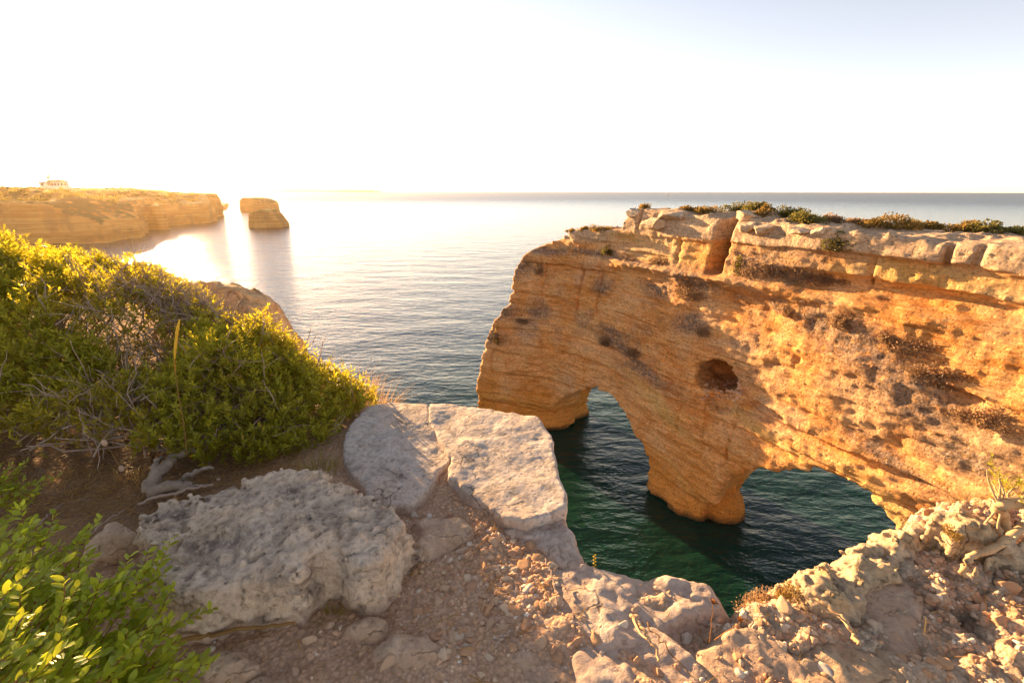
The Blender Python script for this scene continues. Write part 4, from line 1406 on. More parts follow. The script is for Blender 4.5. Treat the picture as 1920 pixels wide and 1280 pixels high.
def scatter_stones():
    R = np.random.default_rng(77)
    N = 60000
    X = R.uniform(-2.2, 3.0, N)
    Y = R.uniform(0.85, 3.1, N)
    d = edge_dist(X, Y)
    dens = 0.05 + 0.9 * np.exp(-(((X - 0.05) / 0.34) ** 2 + ((Y - 1.72) / 0.42) ** 2)) + 0.25 * np.exp(-(((X - 0.0) / 0.6) ** 2 + ((Y - 1.3) / 0.3) ** 2)) \
        + 0.75 * sstep(0.55, 1.2, X) + 0.1 * sstep(-0.5, 0, X)
    dens *= 0.55 + 0.9 * np.clip(fb2(X * 4, Y * 4, 3, 951) + 0.4, 0, 1)
    dens *= 1 - 0.97 * sstep(-1.1, -1.5, X)
    ok = (R.random(N) < dens) & (d < -0.02)
    for poly, zt in ROCK_POLYS:
        dpp = poly_dist(poly, X, Y)
        soft = zt < GZ + 0.06
        ok &= (dpp > 0.0) | (soft & (R.random(N) < 0.4) & (X > 0.3))
    X, Y = X[ok], Y[ok]
    n = len(X)
    rad = np.clip(np.exp(R.normal(math.log(0.0088), 0.62, n)), 0.003, 0.04)
    order = np.argsort(-rad)
    lim = 19000
    if n > lim:
        X, Y, rad = X[:lim], Y[:lim], rad[:lim]
        n = lim
        order = np.argsort(-rad)
    Z = ground_z(X, Y)
    for poly, zt in ROCK_POLYS:
        if zt < GZ + 0.06:
            Z = np.where(poly_dist(poly, X, Y) < -0.02, np.maximum(Z, zt - 0.006), Z)
    Z = Z - rad * 0.1
    shapes = [stone_shape(2, 10 + i) for i in range(9)]
    low = [stone_shape(1, 40 + i) for i in range(6)]
    tiny = [stone_shape(0, 60 + i) for i in range(6)]
    tones = [("rust-brown", 0.05), ("tan", 0.36), ("orange-brown", 0.58), ("pale buff", 0.84), ("whitish", 0.97)]
    meshes = []
    for V, F in shapes:
        row = []
        for _, tv in tones:
            me = mesh_np("stone", V, F)
            vcol(me, "tint", np.tile([tv, 0, 0], (len(V), 1)))
            me.materials.append(M["pebble"])
            row.append(me)
        meshes.append(row)
    # visible size
    P = np.stack([X, Y, Z], 1) - CAM
    fw = P[:, 1] * CP - P[:, 2] * SP
    px = 960 + FPX * P[:, 0] / fw
    py = 640 - FPX * (P[:, 2] * CP + P[:, 1] * SP) / fw
    seen = (px > 0) & (px < 1920) & (py < 1280)
    order = np.argsort(-(rad / fw) * seen)
    near = [(-0.6, 1.55, "beside the pitted boulder"), (-0.35, 2.1, "by the pinkish wedge of rock"), (0.1, 1.95, "below the overhanging grey slab"), (0.15, 1.62, "on the low half-buried slab"),
            (0.45, 1.40, "by the low bedrock slab"), (0.05, 1.15, "by the smooth pinkish slab"), (0.35, 1.2, "by the slab under the forked stick"), (-0.35, 1.25, "by the flat pale stone"),
            (-0.9, 1.15, "by the lumpy tan rock"), (0.75, 1.2, "by the worn tan slab"), (1.2, 1.2, "by the broad golden slab"), (1.15, 1.55, "by the long knobbly rock"), (1.45, 1.4, "by the pale tilted slab"),
            (1.95, 1.75, "under the tall knobbly rock"), (2.2, 1.6, "by the curved root"), (1.75, 1.3, "on the open sunlit slope"), (2.1, 1.2, "on the open sunlit slope")]
    nxy = np.array([q[:2] for q in near])
    for i in order[:300]:
        tone = min(int(R.choice(5, p=[0.24, 0.3, 0.24, 0.16, 0.06])), 4)
        o = bpy.data.objects.new("stone", meshes[R.integers(len(meshes))][tone])
        COL.objects.link(o)
        o.location = (X[i], Y[i], Z[i])
        o.rotation_euler = (R.normal(0, 0.25), R.normal(0, 0.25), R.uniform(0, 6.28))
        o.scale = (rad[i],) * 3
        o["category"] = "stone"
        sz = "large" if rad[i] > 0.028 else ("medium" if rad[i] > 0.02 else "small")
        place = near[int(np.argmin(np.hypot(nxy[:, 0] - X[i], nxy[:, 1] - Y[i])))][2]
        o["label"] = f"{sz} {tones[tone][0]} loose stone {place}"
        o["group"] = "loose stones on the cliff top"
    S = Soup()
    for i in order[300:]:
        V, F = (low if rad[i] > 0.009 else tiny)[R.integers(6)]
        a = R.uniform(0, 6.28)
        c, s = math.cos(a), math.sin(a)
        Vr = np.stack([V[:, 0] * c - V[:, 1] * s, V[:, 0] * s + V[:, 1] * c, V[:, 2]], 1) * rad[i] + (X[i], Y[i], Z[i])
        S.add(Vr, F, np.tile([R.random(), 0, 0], (len(V), 1)))
    obj("gravel", S.mesh("gravel", False), M["pebble"], kind="stuff")


scatter_stones()


# ------------------------------------------------------------------ scrub on the arch and headland
def scrub_mesh(rad, n, leaf, R, clump=6, elong=1.0):
    """crown of small leaf faces in uneven clumps around the origin, foot at z = 0"""
    rx, ry, rz = rad
    C = R.normal(0, 1, (clump, 3))
    C /= np.linalg.norm(C, axis=1)[:, None]
    C = C * R.uniform(0.2, 0.85, clump)[:, None]
    C[:, 2] = np.abs(C[:, 2]) * 0.8 * (1 - 0.5 * np.hypot(C[:, 0], C[:, 1])) + 0.1
    k = R.integers(clump, size=n)
    d = R.normal(0, 1, (n, 3))
    d /= np.linalg.norm(d, axis=1)[:, None]
    cr = R.uniform(0.16, 0.42, clump)
    p = C[k] + d * (cr[k] * R.random(n) ** 0.4)[:, None]
    p[:, 2] = np.maximum(p[:, 2], 0.02)
    p = p * np.array([rx, ry, rz])
    a = d + R.normal(0, 0.5, (n, 3)) + np.array([0, 0, 0.4])
    a /= np.linalg.norm(a, axis=1)[:, None]
    sd = np.cross(a, R.normal(0, 1, (n, 3)))
    sd /= np.linalg.norm(sd, axis=1)[:, None] + 1e-9
    L = leaf * R.uniform(0.6, 1.3, n)[:, None]
    W = L * 0.42 / elong
    V = np.stack([p, p + a * L * 0.5 + sd * W, p + a * L, p + a * L * 0.5 - sd * W], 1).reshape(-1, 3)
    t0 = np.clip(0.25 + 0.5 * (p[:, 2] / rz) * 0 + R.normal(0.2, 0.25, n) + 0.25 * (k % 2), 0, 1)
    T = np.repeat(np.stack([t0, t0 * 0, t0 * 0], 1), 4, 0)
    return V, np.arange(4 * n).reshape(-1, 4), T


def stems_mesh(rad, n, r0, R):
    S = Soup()
    for _ in range(n):
        tip = np.array([R.uniform(-0.6, 0.6) * rad[0], R.uniform(-0.6, 0.6) * rad[1], rad[2] * R.uniform(0.5, 0.9)])
        pts, rr = walk((0, 0, -0.05), tip, np.linalg.norm(tip), 6, 0.15, r0, r0 * 0.35, 0, R)
        S.add(*tube(pts, rr, 5))
    return S.mesh("stem")


def scrub(label, p, rad, mat, R, n=700, leaf=0.16, name="scrub_bush", group="scrub on the sea arch", stem=0.03, clump=7, elong=1.0):
    t = thing(name, label, "shrub", tuple(float(c) for c in p), group)
    S = Soup()
    S.add(*scrub_mesh(rad, n, leaf, R, clump, elong))
    obj("foliage", S.mesh("foliage"), M[mat], t)
    obj("stems", stems_mesh(rad, 5, stem, R), M["twig"], t)
    return t


def arch_scrub():
    R = np.random.default_rng(91)
    k = 1 / FPX
    sky_list = [  # foot pixel x, y, width px, height px, material, label
        (1207, 398, 22, 15, "scrub_gold", "small golden bush beside the knob at the cap's free end"),
        (1074, 436, 22, 10, "scrub_gold", "tiny rusty tuft at the outer end of the lower ledge"),
        (1098, 436, 18, 8, "scrub_gold", "tiny tuft between the rusty tuft and the low golden mound"),
        (1128, 436, 38, 13, "scrub_gold", "low golden mound on the lower ledge by the cap's step"),
        (1285, 400, 28, 11, "scrub_gold", "low golden tuft midway along the outer cap block"),
        (1322, 404, 44, 16, "scrub_gold", "spreading tawny scrub beside the deep fissure"),
        (1385, 402, 50, 24, "scrub", "dark green bush just inland of the deep fissure"),
        (1420, 400, 44, 22, "scrub", "dark green bush between its twin and the yellowish bush"),
        (1432, 412, 34, 28, "scrub_gold", "upright yellowish bush above the two rounded boulders"),
        (1472, 410, 50, 24, "scrub", "olive bush behind the rounded boulders"),
        (1512, 422, 66, 22, "scrub", "wide low grey-green bush above the cracked block"),
        (1560, 417, 36, 16, "scrub_brown", "grey-brown bush alone on the bare plateau"),
        (1605, 419, 26, 9, "scrub_brown", "small flat bush alone on the bare plateau"),
        (1665, 432, 66, 28, "scrub_gold", "big mixed gold and green bush at the cap's edge"),
        (1700, 434, 40, 20, "scrub", "green end of the bushes at the cap's edge"),
        (1742, 431, 38, 17, "scrub_gold", "orange bush on the plateau past the big mixed one"),
        (1815, 438, 40, 19, "scrub_gold", "orange feathery bush above the joint between cap blocks"),
        (1848, 438, 36, 18, "scrub", "dark spindly bush next to the orange feathery one"),
        (1893, 440, 56, 10, "scrub", "low green mat at the landward end of the cap"),
    ]
    for px, py, wpx, hpx, mat, lab in sky_list:
        p = arch_top_below(px, py - 6)
        if p is None:
            continue
        p = p + ray(px, py) / np.linalg.norm(ray(px, py)) * 0.3
        d = np.linalg.norm(p - CAM) * k * 0.97
        rx, rz = wpx * d * 0.68, hpx * d * 0.95
        scrub(lab, p - np.array([0, 0, 0.12]), (rx, max(rx * 0.8, 0.3), rz), mat, R, n=int(420 + 44 * wpx), leaf=0.13, clump=16, elong=1.3)
    face_list = [
        (1450, 508, 120, 46, "scrub_brown", "wide brown thicket under the cap just inland of the fissure"),
        (1555, 520, 90, 44, "scrub_brown", "brown thicket hanging over the undercut, next to the wide one"),
        (1382, 500, 26, 40, "scrub", "green bush rooted in the foot of the fissure"),
        (1583, 455, 70, 36, "scrub", "stunted green pine-like bush leaning out below the plateau"),
        (1482, 582, 46, 30, "scrub_brown", "round grey-brown clump on the face below the wide thicket"),
        (1585, 600, 60, 40, "scrub_brown", "sparse grey clump on the face under the hanging thicket"),
        (1690, 640, 110, 46, "scrub_brown", "large grey-brown mat high on the sunlit face"),
        (1775, 705, 120, 50, "scrub_brown", "largest grey-brown mat on the face, lower than its neighbour"),
        (1870, 790, 90, 36, "scrub_brown", "grey mat low on the face over the second arch"),
        (1240, 492, 66, 24, "scrub_brown", "grey cushion on the ledge below the outer cap block"),
        (1185, 488, 60, 16, "scrub_brown", "flat grey cushion further out on the same ledge"),
        (1010, 505, 40, 30, "scrub_brown", "dark clump on the wall's free end under the ledge"),
        (930, 630, 26, 40, "scrub_gold", "tawny clump clinging to the wall's outer corner"),
        (975, 600, 60, 16, "scrub_brown", "thin grey line of scrub across the outer wall"),
        (1140, 640, 60, 26, "scrub_brown", "grey scrub patch halfway up above the first arch"),
        (1190, 662, 60, 20, "scrub_brown", "grey scrub strip trailing down toward the cave"),
        (1290, 545, 70, 44, "scrub_brown", "dusty brown thicket below the fissure"),
        (1320, 620, 50, 24, "scrub_brown", "small dusty clump between the thicket and the cave"),
        (1138, 470, 22, 18, "scrub", "small green clump on the lower ledge face"),
    ]
    for px, py, wpx, hpx, mat, lab in face_list:
        p = hit_arch(px, py)
        if p is None:
            continue
        d = np.linalg.norm(p - CAM) * k
        rx, rz = wpx * d * 0.55, hpx * d * 0.95
        t = scrub(lab, p - np.array([0, 0, rz * 0.35]), (rx, 0.42, rz), mat, R, n=int(500 + 16 * wpx), leaf=0.13, group="scrub on the arch face", clump=14, elong=1.5)
        t.rotation_euler = (0, 0, math.atan2(ES[1], ES[0]))
    # loose blocks of the cap
    for px, py, wpx, hpx, lab, sq in [(1403, 432, 30, 20, "rounded pale boulder on the cap next to its larger twin", 1), (1434, 436, 42, 26, "larger rounded pale boulder on the cap beside the fissure", 1),
                                      (1500, 438, 34, 14, "cracked pale block lying under the wide low bush", 0), (1535, 440, 22, 14, "short pale block at the end of the cracked one", 0),
                                      (1188, 405, 26, 20, "weathered knob of rock at the outer end of the cap", 1), (1400, 408, 40, 14, "pale flat block below the dark green bushes", 0),
                                      (1230, 424, 60, 20, "grey lumpy block on the outer cap", 0), (1262, 410, 50, 18, "pale lumpy block on top of the outer cap", 0)]:
        p = hit_arch(px, py - hpx * 0.3)
        if p is None:
            p = arch_top_below(px, py - hpx)
        d = np.linalg.norm(p - CAM) * k
        V, F = stone_shape(4, int(px))
        P3 = V.astype(np.float32)
        V = V * (1 + 0.10 * fbm(P3 * 3.0 + px, 4, 5, 0.6)[:, None])
        if not sq:
            V = np.sign(V) * np.abs(V) ** 0.8
        V = V * np.array([wpx * d * 0.56, wpx * d * 0.5, hpx * d * 0.78])
        o = obj("cap_boulder", mesh_np("cap_boulder", V, F), M["cap_rock"], loc=tuple(p + np.array([0, 0, 0.0])), label=lab, category="boulder", group="loose blocks on the arch cap")
        o.rotation_euler = (0, 0, math.atan2(ES[1], ES[0]))
    # rubble in the cave mouth
    S = Soup()
    for _ in range(90):
        px, py = R.uniform(1318, 1392), R.uniform(712, 752)
        p = hit_arch(px, py)
        if p is None:
            continue
        V, F = stone_shape(1, int(R.integers(100)))
        S.add(V * R.uniform(0.08, 0.24) + p, F, np.tile([R.uniform(0, 0.9), 0, 0], (len(V), 1)))
    obj("rubble", S.mesh("rubble", False), M["pebble"], kind="stuff")


arch_scrub()


def headland_scrub():
    R = np.random.default_rng(17)
    S = Soup()
    for poly, hf in HEAD:
        P = np.array(poly)
        n = 1500
        x = R.uniform(P[:, 0].min(), P[:, 0].max(), n)
        y = R.uniform(P[:, 1].min(), P[:, 1].max(), n)
        dp = poly_dist(poly, x, y)
        ok = (dp < -9) & (fb2(x / 25, y / 25, 3, 77) > -0.25)
        x, y, dp = x[ok], y[ok], dp[ok]
        z = hf(x, y, dp)
        for a, b_, c in zip(x, y, z):
            r = R.uniform(1.2, 3.2)
            V, F, T = scrub_mesh((r * 1.2, r * 1.2, r * R.uniform(0.5, 0.9)), 46, 1.1, R, 5)
            S.add(V + (a, b_, c - 0.4), F, T)
    obj("coastal_scrub", S.mesh("coastal_scrub"), M["scrub"], kind="stuff")


headland_scrub()


# ------------------------------------------------------------------ villa and palm on the headland
def box(S, x0, x1, y0, y1, z0, z1):
    V = [(x, y, z) for x in (x0, x1) for y in (y0, y1) for z in (z0, z1)]
    S.add(V, [(0, 1, 3, 2), (4, 6, 7, 5), (0, 4, 5, 1), (2, 3, 7, 6), (0, 2, 6, 4), (1, 5, 7, 3)])


def boxes(name, L, mat, parent):
    S = Soup()
    for b in L:
        box(S, *b)
    return obj(name, S.mesh(name, False), mat, parent)


def villa():
    y = 398.0
    p = aty(104, 350, y)
    poly, hf = HEAD[0]
    p[2] = max(p[2], float(hf(np.array([p[0]]), np.array([y]), np.array([-60.0]))[0])) - 0.2
    t = thing("villa", "low white villa with tiled roof on top of the headland", "house", tuple(p))
    t.rotation_euler = (0, 0, math.atan2(p[1], p[0]) - math.pi / 2)
    t.scale = (0.9, 0.9, 0.9)
    boxes("wall", [(-5.5, 9.5, -4, 5, -1, 4.4)], M["white"], t)
    boxes("wing_wall", [(-10.5, -5.52, -3.2, 4, -1, 3.5)], M["white"], t)
    S = Soup()
    S.add([(-6.2, -4.8, 4.4), (10.4, -4.8, 4.4), (10.4, 5.6, 4.4), (-6.2, 5.6, 4.4), (-3.5, 0.3, 6.0), (7.5, 0.3, 6.0)],
          [(0, 1, 5, 4), (2, 3, 4, 5), (1, 2, 5, 5), (3, 0, 4, 4), (3, 2, 1, 0)])
    roof = obj("roof", S.mesh("roof", False), M["rooftile"], t)
    boxes("chimney", [(3.2, 4.2, 0.0, 1.0, 5.2, 7.3)], M["white"], roof)
    S = Soup()
    S.add([(-11.2, -3.8, 3.5), (-5.6, -3.8, 3.5), (-5.6, 4.4, 3.5), (-11.2, 4.4, 3.5), (-9, 0.3, 4.5), (-6.0, 0.3, 4.5)],
          [(0, 1, 5, 4), (2, 3, 4, 5), (1, 2, 5, 5), (3, 0, 4, 4), (3, 2, 1, 0)])
    obj("wing_roof", S.mesh("wing_roof", False), M["rooftile"], t)
    for x in (-4.2, -2.0, 0.2, 2.4, 4.6, 6.8):
        f = boxes("window", [(x - 0.65, x + 0.65, -4.12, -4.003, 1.2, 3.2)], M["white"], t)
        boxes("pane", [(x - 0.5, x + 0.5, -4.15, -4.123, 1.35, 3.05)], M["glass"], f)
    boxes("window", [(-8.8, -7.6, -3.32, -3.203, 1.0, 2.6)], M["glass"], t)
    boxes("door", [(8.2, 9.1, -4.1, -4.003, 0.0, 2.3)], M["glass"], t)
    boxes("terrace_wall", [(-10, 11, -8, -7.6, -2.5, 0.7)], M["white"], t)
    # palm
    R = np.random.default_rng(3)
    cq = aty(90, 331, y - 5)
    q = np.array([cq[0], cq[1], p[2] - 0.5])
    t2 = thing("palm_tree", "single palm rising beside the white villa", "palm tree", tuple(q))
    pts, rr = walk((0, 0, -0.5), (0.03, 0, 1), max(cq[2] - q[2] + 0.5, 6.0), 9, 0.02, 0.5, 0.35, 0, R)
    S = Soup()
    S.add(*tube(pts, rr, 8))
    obj("trunk", S.mesh("trunk"), M["twig"], t2)
    S = Soup()
    for i in range(34):
        a, e = R.uniform(0, 6.28), R.uniform(-0.7, 1.3)
        d0 = np.array([math.cos(a) * math.cos(e), math.sin(a) * math.cos(e), math.sin(e)])
        u = np.linspace(0, 1, 6)[:, None]
        ln = pts[-1] + d0 * u * 3.4 + np.array([0, 0, -1.2]) * u ** 2
        sd = np.cross(d0, (0, 0, 1))
        sd /= np.linalg.norm(sd) + 1e-9
        wd = np.array([0.15, 0.4, 0.5, 0.45, 0.3, 0.05])[:, None]
        V = np.concatenate([ln - sd * wd, ln + sd * wd])
        S.add(V, [(j, j + 1, j + 7, j + 6) for j in range(5)], np.tile([R.random() * 0.6, 0, 0], (12, 1)))
    obj("crown", S.mesh("crown"), M["scrub"], t2)


villa()


# ------------------------------------------------------------------ grasses, dry stalks, sticks, small plants
def blades(base, n, L, spreadr, lean, R, wid=0.0022, droop=0.5, seg=6):
    S = Soup()
    for _ in range(n):
        a = R.uniform(0, 6.28)
        o = np.array(base) + np.array([math.cos(a), math.sin(a), 0]) * R.random() ** 0.5 * spreadr
        l = L * R.uniform(0.45, 1.15)
        a2 = a + R.normal(0, 0.7)
        d = np.array([math.cos(a2) * lean * R.uniform(0.2, 1.4), math.sin(a2) * lean * R.uniform(0.2, 1.4), 1.0])
        d /= np.linalg.norm(d)
        hd = np.array([d[0], d[1], 0])
        u = np.linspace(0, 1, seg + 1)[:, None]
        ln = o + d * u * l + (hd * 0.6 - np.array([0, 0, 0.55])) * droop * l * u ** 2.2 + R.normal(0, 0.002, (seg + 1, 3)) * u
        sd = np.cross(d, R.normal(0, 1, 3))
        sd /= np.linalg.norm(sd) + 1e-9
        w = (wid * R.uniform(0.6, 1.2) * (1.05 - u))
        V = np.concatenate([ln - sd * w, ln + sd * w])
        S.add(V, [(j, j + 1, j + seg + 2, j + seg + 1) for j in range(seg)], np.tile([R.random(), 0, 0], (2 * seg + 2, 1)))
    return S


def tuft(label, px, py, n, L, mat, R, spreadr=0.05, lean=0.45, z=None, wid=0.0022, name="grass_tuft", droop=0.5):
    p = atz(px, py, GZ + 0.02)
    p[2] = gz(p[0], p[1]) - 0.01 if z is None else z
    S = blades((0, 0, 0), n, L, spreadr, lean, R, wid, droop)
    obj(name, S.mesh(name), M[mat], loc=tuple(p), label=label, category="grass tuft", group="grass tufts on the near cliff top")


def soft_stick(label, pix, zs, r0, r1, R, mat="wood", name="stick", sides=7, wob=0.004, cat="stick", extra=(), n=22):
    """stick laid through photo points set on the given heights"""
    P = np.array([atz(px, py, z) for (px, py), z in zip(pix, zs)])
    u = np.linspace(0, len(P) - 1, n)
    pts = np.stack([np.interp(u, np.arange(len(P)), P[:, k]) for k in range(3)], 1)
    for _ in range(2):
        pts[1:-1] = (pts[:-2] + 2 * pts[1:-1] + pts[2:]) / 4
    pts += R.normal(0, wob, pts.shape)
    c = pts.mean(0)
    S = Soup()
    S.add(*tube(pts, np.linspace(r0, r1, n) * R.uniform(0.88, 1.12, n), sides))
    for i, d, L, r in extra:
        p2, r2 = walk(pts[i], d, L, 7, 0.12, r, r * 0.4, 0, R)
        S.add(*tube(p2, r2, 5))
    return obj(name, S.mesh(name, True, c), M[mat], loc=tuple(c), label=label, category=cat)


def small_plants():
    R = np.random.default_rng(23)
    tuft("tall dry grass tuft on the cliff brink at the shrub's end", 700, 745, 260, 0.42, "straw", R, 0.13, 0.6, wid=0.0015)
    tuft("golden dry grass behind the tall tuft on the brink", 668, 735, 200, 0.40, "straw", R, 0.14, 0.55, wid=0.0015)
    tuft("yellow-green grass between the grey slab and the green shrub", 600, 880, 170, 0.17, "greengrass", R, 0.09, 0.6)
    tuft("dry brownish grass at the foot of the green shrub", 535, 880, 120, 0.13, "straw", R, 0.09, 0.6)
    tuft("small spiky tuft at the pitted boulder's front foot", 622, 1150, 130, 0.085, "greengrass", R, 0.03, 0.9, wid=0.0014)
    tuft("tiny tuft in the notch at the pitted boulder's end", 778, 1068, 50, 0.05, "greengrass", R, 0.02, 0.7, wid=0.0012)
    tuft("straw-coloured tuft in litter by the gnarled trunk", 235, 905, 120, 0.12, "straw", R, 0.12, 0.8)
    tuft("flattened straw tuft at the front of the tall shrub", 90, 915, 150, 0.12, "straw", R, 0.2, 0.9)
    tuft("rusty dry grass behind the dead shrub on the edge", 1455, 1118, 60, 0.06, "straw", R, 0.05, 0.8, wid=0.0014)
    tuft("dry grass sprouting above the tall knobbly rock", 1800, 985, 60, 0.07, "straw", R, 0.05, 0.8, z=26.56, wid=0.0014)
    tuft("sparse dry grass by the curved root", 1760, 1040, 40, 0.06, "straw", R, 0.05, 0.8, wid=0.0013)
    # tall golden seed stalk in front of the green shrub
    y0 = 2.22
    P = np.array([aty(px, py, y0) for px, py in [(350, 850), (346, 800), (336, 750), (328, 700), (327, 660), (332, 620), (337, 598)]])
    b0 = P[0]
    t = thing("seed_stalk", "tall golden grass stalk with a long seed head before the green shrub", "grass stalk", tuple(b0))
    u = np.linspace(0, 6, 40)
    pts = np.stack([np.interp(u, np.arange(7), P[:, k]) for k in range(3)], 1)
    for _ in range(6):
        pts[1:-1] = (pts[:-2] + pts[2:]) / 2
    S = Soup()
    S.add(*tube(pts, np.linspace(0.0026, 0.0016, 40), 6))
    obj("stem", S.mesh("stem", True, b0), M["straw"], t)
    S = Soup()
    S.add(*tube(pts[24:], 0.0075 * np.sin(np.linspace(0.25, math.pi - 0.1, 16)) ** 0.6 * R.uniform(0.85, 1.1, 16), 8), )
    obj("seed_head", S.mesh("seed_head", True, b0), M["flower"], t)
    # fluffy oval seed head
    for (px, py, tx, ty, lab) in [(196, 830, 228, 880, "fluffy oval seed head nodding at the front of the tall shrub"), (228, 878, 240, 905, "small faded seed head low in the litter")]:
        y0 = 2.1
        a, c = aty(tx, ty, y0), aty(px, py, y0)
        t = thing("hare_tail_grass", lab, "grass stalk", tuple(a))
        S = Soup()
        u = np.linspace(0, 1, 8)[:, None]
        S.add(*tube((c - a) * u + np.array([0, 0, 0.01]) * np.sin(u * 3), np.full(8, 0.0012), 5))
        obj("stem", S.mesh("stem"), M["straw"], t)
        V, F = icosphere(3)
        V = V * (1 + 0.12 * vnoise(V * 7, 3)[:, None]) * np.array([0.012, 0.012, 0.019])
        obj("seed_head", mesh_np("seed_head", V + (c - a), F), M["fluff"], t)
    # sticks
    g = GZ
    soft_stick("long brown root lying along the pitted boulder's back", [(262, 942), (310, 928), (360, 915), (405, 907)], [g + .08, g + .10, g + .14, g + .16], 0.009, 0.006, R, "twig")
    soft_stick("long flat dry stalk along the pitted boulder's front foot", [(292, 1216), (360, 1195), (450, 1180), (552, 1168)], [g + .06, g + .05, g + .05, g + .05], 0.010, 0.006, R, "straw")
    soft_stick("dark bent twig in the litter by the small pale slab", [(120, 1028), (165, 1005), (200, 975), (235, 955)], [g + .05] * 4, 0.006, 0.003, R, "twig")
    soft_stick("thin grey twig in the litter behind the small pale slab", [(70, 985), (95, 960), (118, 945)], [g + .04] * 3, 0.005, 0.003, R, "twig")
    o = soft_stick("pale forked stick lying on the flat grey slab", [(1186, 1155), (1200, 1175), (1222, 1200), (1237, 1238)], [g + .08, g + .09, g + .085, g + .07], 0.008, 0.005, R,
                   extra=[(3, (0.02, -0.16, -0.01), 0.16, 0.006)])
    soft_stick("stout bleached stick on the sunlit rock", [(1523, 1108), (1555, 1135), (1585, 1165), (1612, 1205)], [g + .12, g + .11, g + .10, g + .08], 0.011, 0.007, R,
               extra=[(12, (-0.06, 0.02, 0.01), 0.07, 0.005)])
    soft_stick("short grey twig among the loose stones", [(928, 1212), (945, 1190), (962, 1178)], [g + .03] * 3, 0.006, 0.004, R, "twig")
    soft_stick("slender bent twig between the stones and the bedrock slab", [(1022, 1048), (1035, 1075), (1040, 1100), (1046, 1135)], [g + .05] * 4, 0.004, 0.002, R, "twig")
    soft_stick("thin straw lying across the bare soil", [(868, 1062), (890, 1030), (925, 1000)], [g + .03] * 3, 0.0022, 0.0012, R, "straw")
    soft_stick("thin straw by the short grey twig", [(965, 1190), (1000, 1178), (1035, 1165)], [g + .03] * 3, 0.0022, 0.0012, R, "straw")
    soft_stick("thin dry stem on the worn tan slab", [(1210, 1165), (1255, 1220), (1305, 1275)], [g + .06] * 3, 0.0025, 0.0015, R, "straw")
    soft_stick("short dark twig lying beside the pinkish wedge of rock", [(866, 1012), (890, 995), (905, 985)], [g + .03] * 3, 0.004, 0.002, R, "twig")
    soft_stick("curved bleached root snaking over the pebbles", [(1804, 1085), (1808, 1055), (1825, 1040), (1858, 1034), (1888, 1012), (1925, 985)], [g + .08, g + .15, g + .17, g + .18, g + .2, g + .24], 0.012, 0.018, R, cat="root", name="root")
    # weathered branch with green sprigs on the sunlit edge
    b0 = atz(1878, 992, g + .12)
    t = thing("weathered_branch", "thick bleached juniper branch bending over the sunlit edge with green sprigs", "branch", tuple(b0))
    z1 = g + .30
    P = np.array([b0, atz(1876, 965, g + .22), atz(1872, 950, z1), atz(1884, 944, z1 + .01), atz(1905, 942, z1 + .01), atz(1935, 938, z1), atz(1990, 930, z1 - .05)])
    u = np.linspace(0, 6, 40)
    pts = np.stack([np.interp(u, np.arange(7), P[:, k]) for k in range(3)], 1)
    for _ in range(4):
        pts[1:-1] = (pts[:-2] + 2 * pts[1:-1] + pts[2:]) / 4
    S = Soup()
    S.add(*tube(pts - b0, np.interp(np.linspace(0, 1, 40), [0, 0.3, 1], [0.032, 0.026, 0.030]) * R.uniform(0.92, 1.08, 40), 10))
    obj("limb", S.mesh("limb"), M["wood"], t)
    S = Soup()
    sp = []
    for i in range(26):
        c = R.integers(14, 38)
        dd = np.array([R.normal(0, 0.7), R.normal(0.1, 0.5), R.uniform(0.1, 1.0)])
        p2, r2 = walk(pts[c] - b0, dd, R.uniform(0.06, 0.2), 7, 0.3, 0.006, 0.0015, 0, R)
        S.add(*tube(p2, r2, 5))
        sp += [p2[-1], p2[-3], p2[4]]
    for c, e in ((16, (-0.09, 0.05, 0.09)), (17, (-0.1, 0.0, -0.16)), (15, (-0.03, -0.1, -0.2))):
        p2, r2 = walk(pts[c] - b0, e, np.linalg.norm(e) * 1.2, 7, 0.12, 0.006, 0.002, 0, R)
        S.add(*tube(p2, r2, 5))
    obj("twigs", S.mesh("twigs"), M["wood"], t, kind="stuff")
    S = Soup()
    sp = np.array(sp)
    dd = R.normal(0, 0.5, sp.shape) + np.array([0, 0, 0.6])
    dd /= np.linalg.norm(dd, axis=1)[:, None]
    S.add(*shoots(sp, dd, np.full(len(sp), 0.05), 16, 0.016, 0.004, R))
    obj("foliage", S.mesh("foliage"), M["lentisk"], t, kind="stuff")
    # dead shrub on the edge
    p = atz(1425, 1118, g)
    p[2] = gz(p[0], p[1]) - 0.02
    scrub("low dead grey-brown shrub on the rim above the dark water", p, (0.13, 0.09, 0.085), "scrub_brown", R, 1500, 0.011, "dead_shrub", None, 0.003, 12, 1.6)
    p = atz(1480, 1135, g)
    p[2] = gz(p[0], p[1]) + 0.03
    scrub("rusty dry shrublet between the dead shrub and the long knobbly rock", p, (0.07, 0.06, 0.06), "scrub_gold", R, 700, 0.010, "dead_shrub", None, 0.002, 9, 1.8)
    p = atz(1790, 1005, g + .2)
    scrub("tiny golden shrublet on the tall knobbly rock", p, (0.06, 0.05, 0.04), "scrub_gold", R, 500, 0.010, "dead_shrub", None, 0.002, 8, 1.8)
    # yellow flower spike on the brink
    y0 = aty(1115, 1078, 1.60)
    t = thing("flower_spike", "small yellow flower spike against the dark water", "flower", tuple(y0))
    tip = aty(1115, 1040, 1.60) - y0
    S = Soup()
    u = np.linspace(0, 1, 8)[:, None]
    S.add(*tube(tip * u - np.array([0, 0, 0.04]) * (1 - u), np.full(8, 0.0013), 5))
    obj("stem", S.mesh("stem"), M["greengrass"], t)
    V, F = icosphere(1)
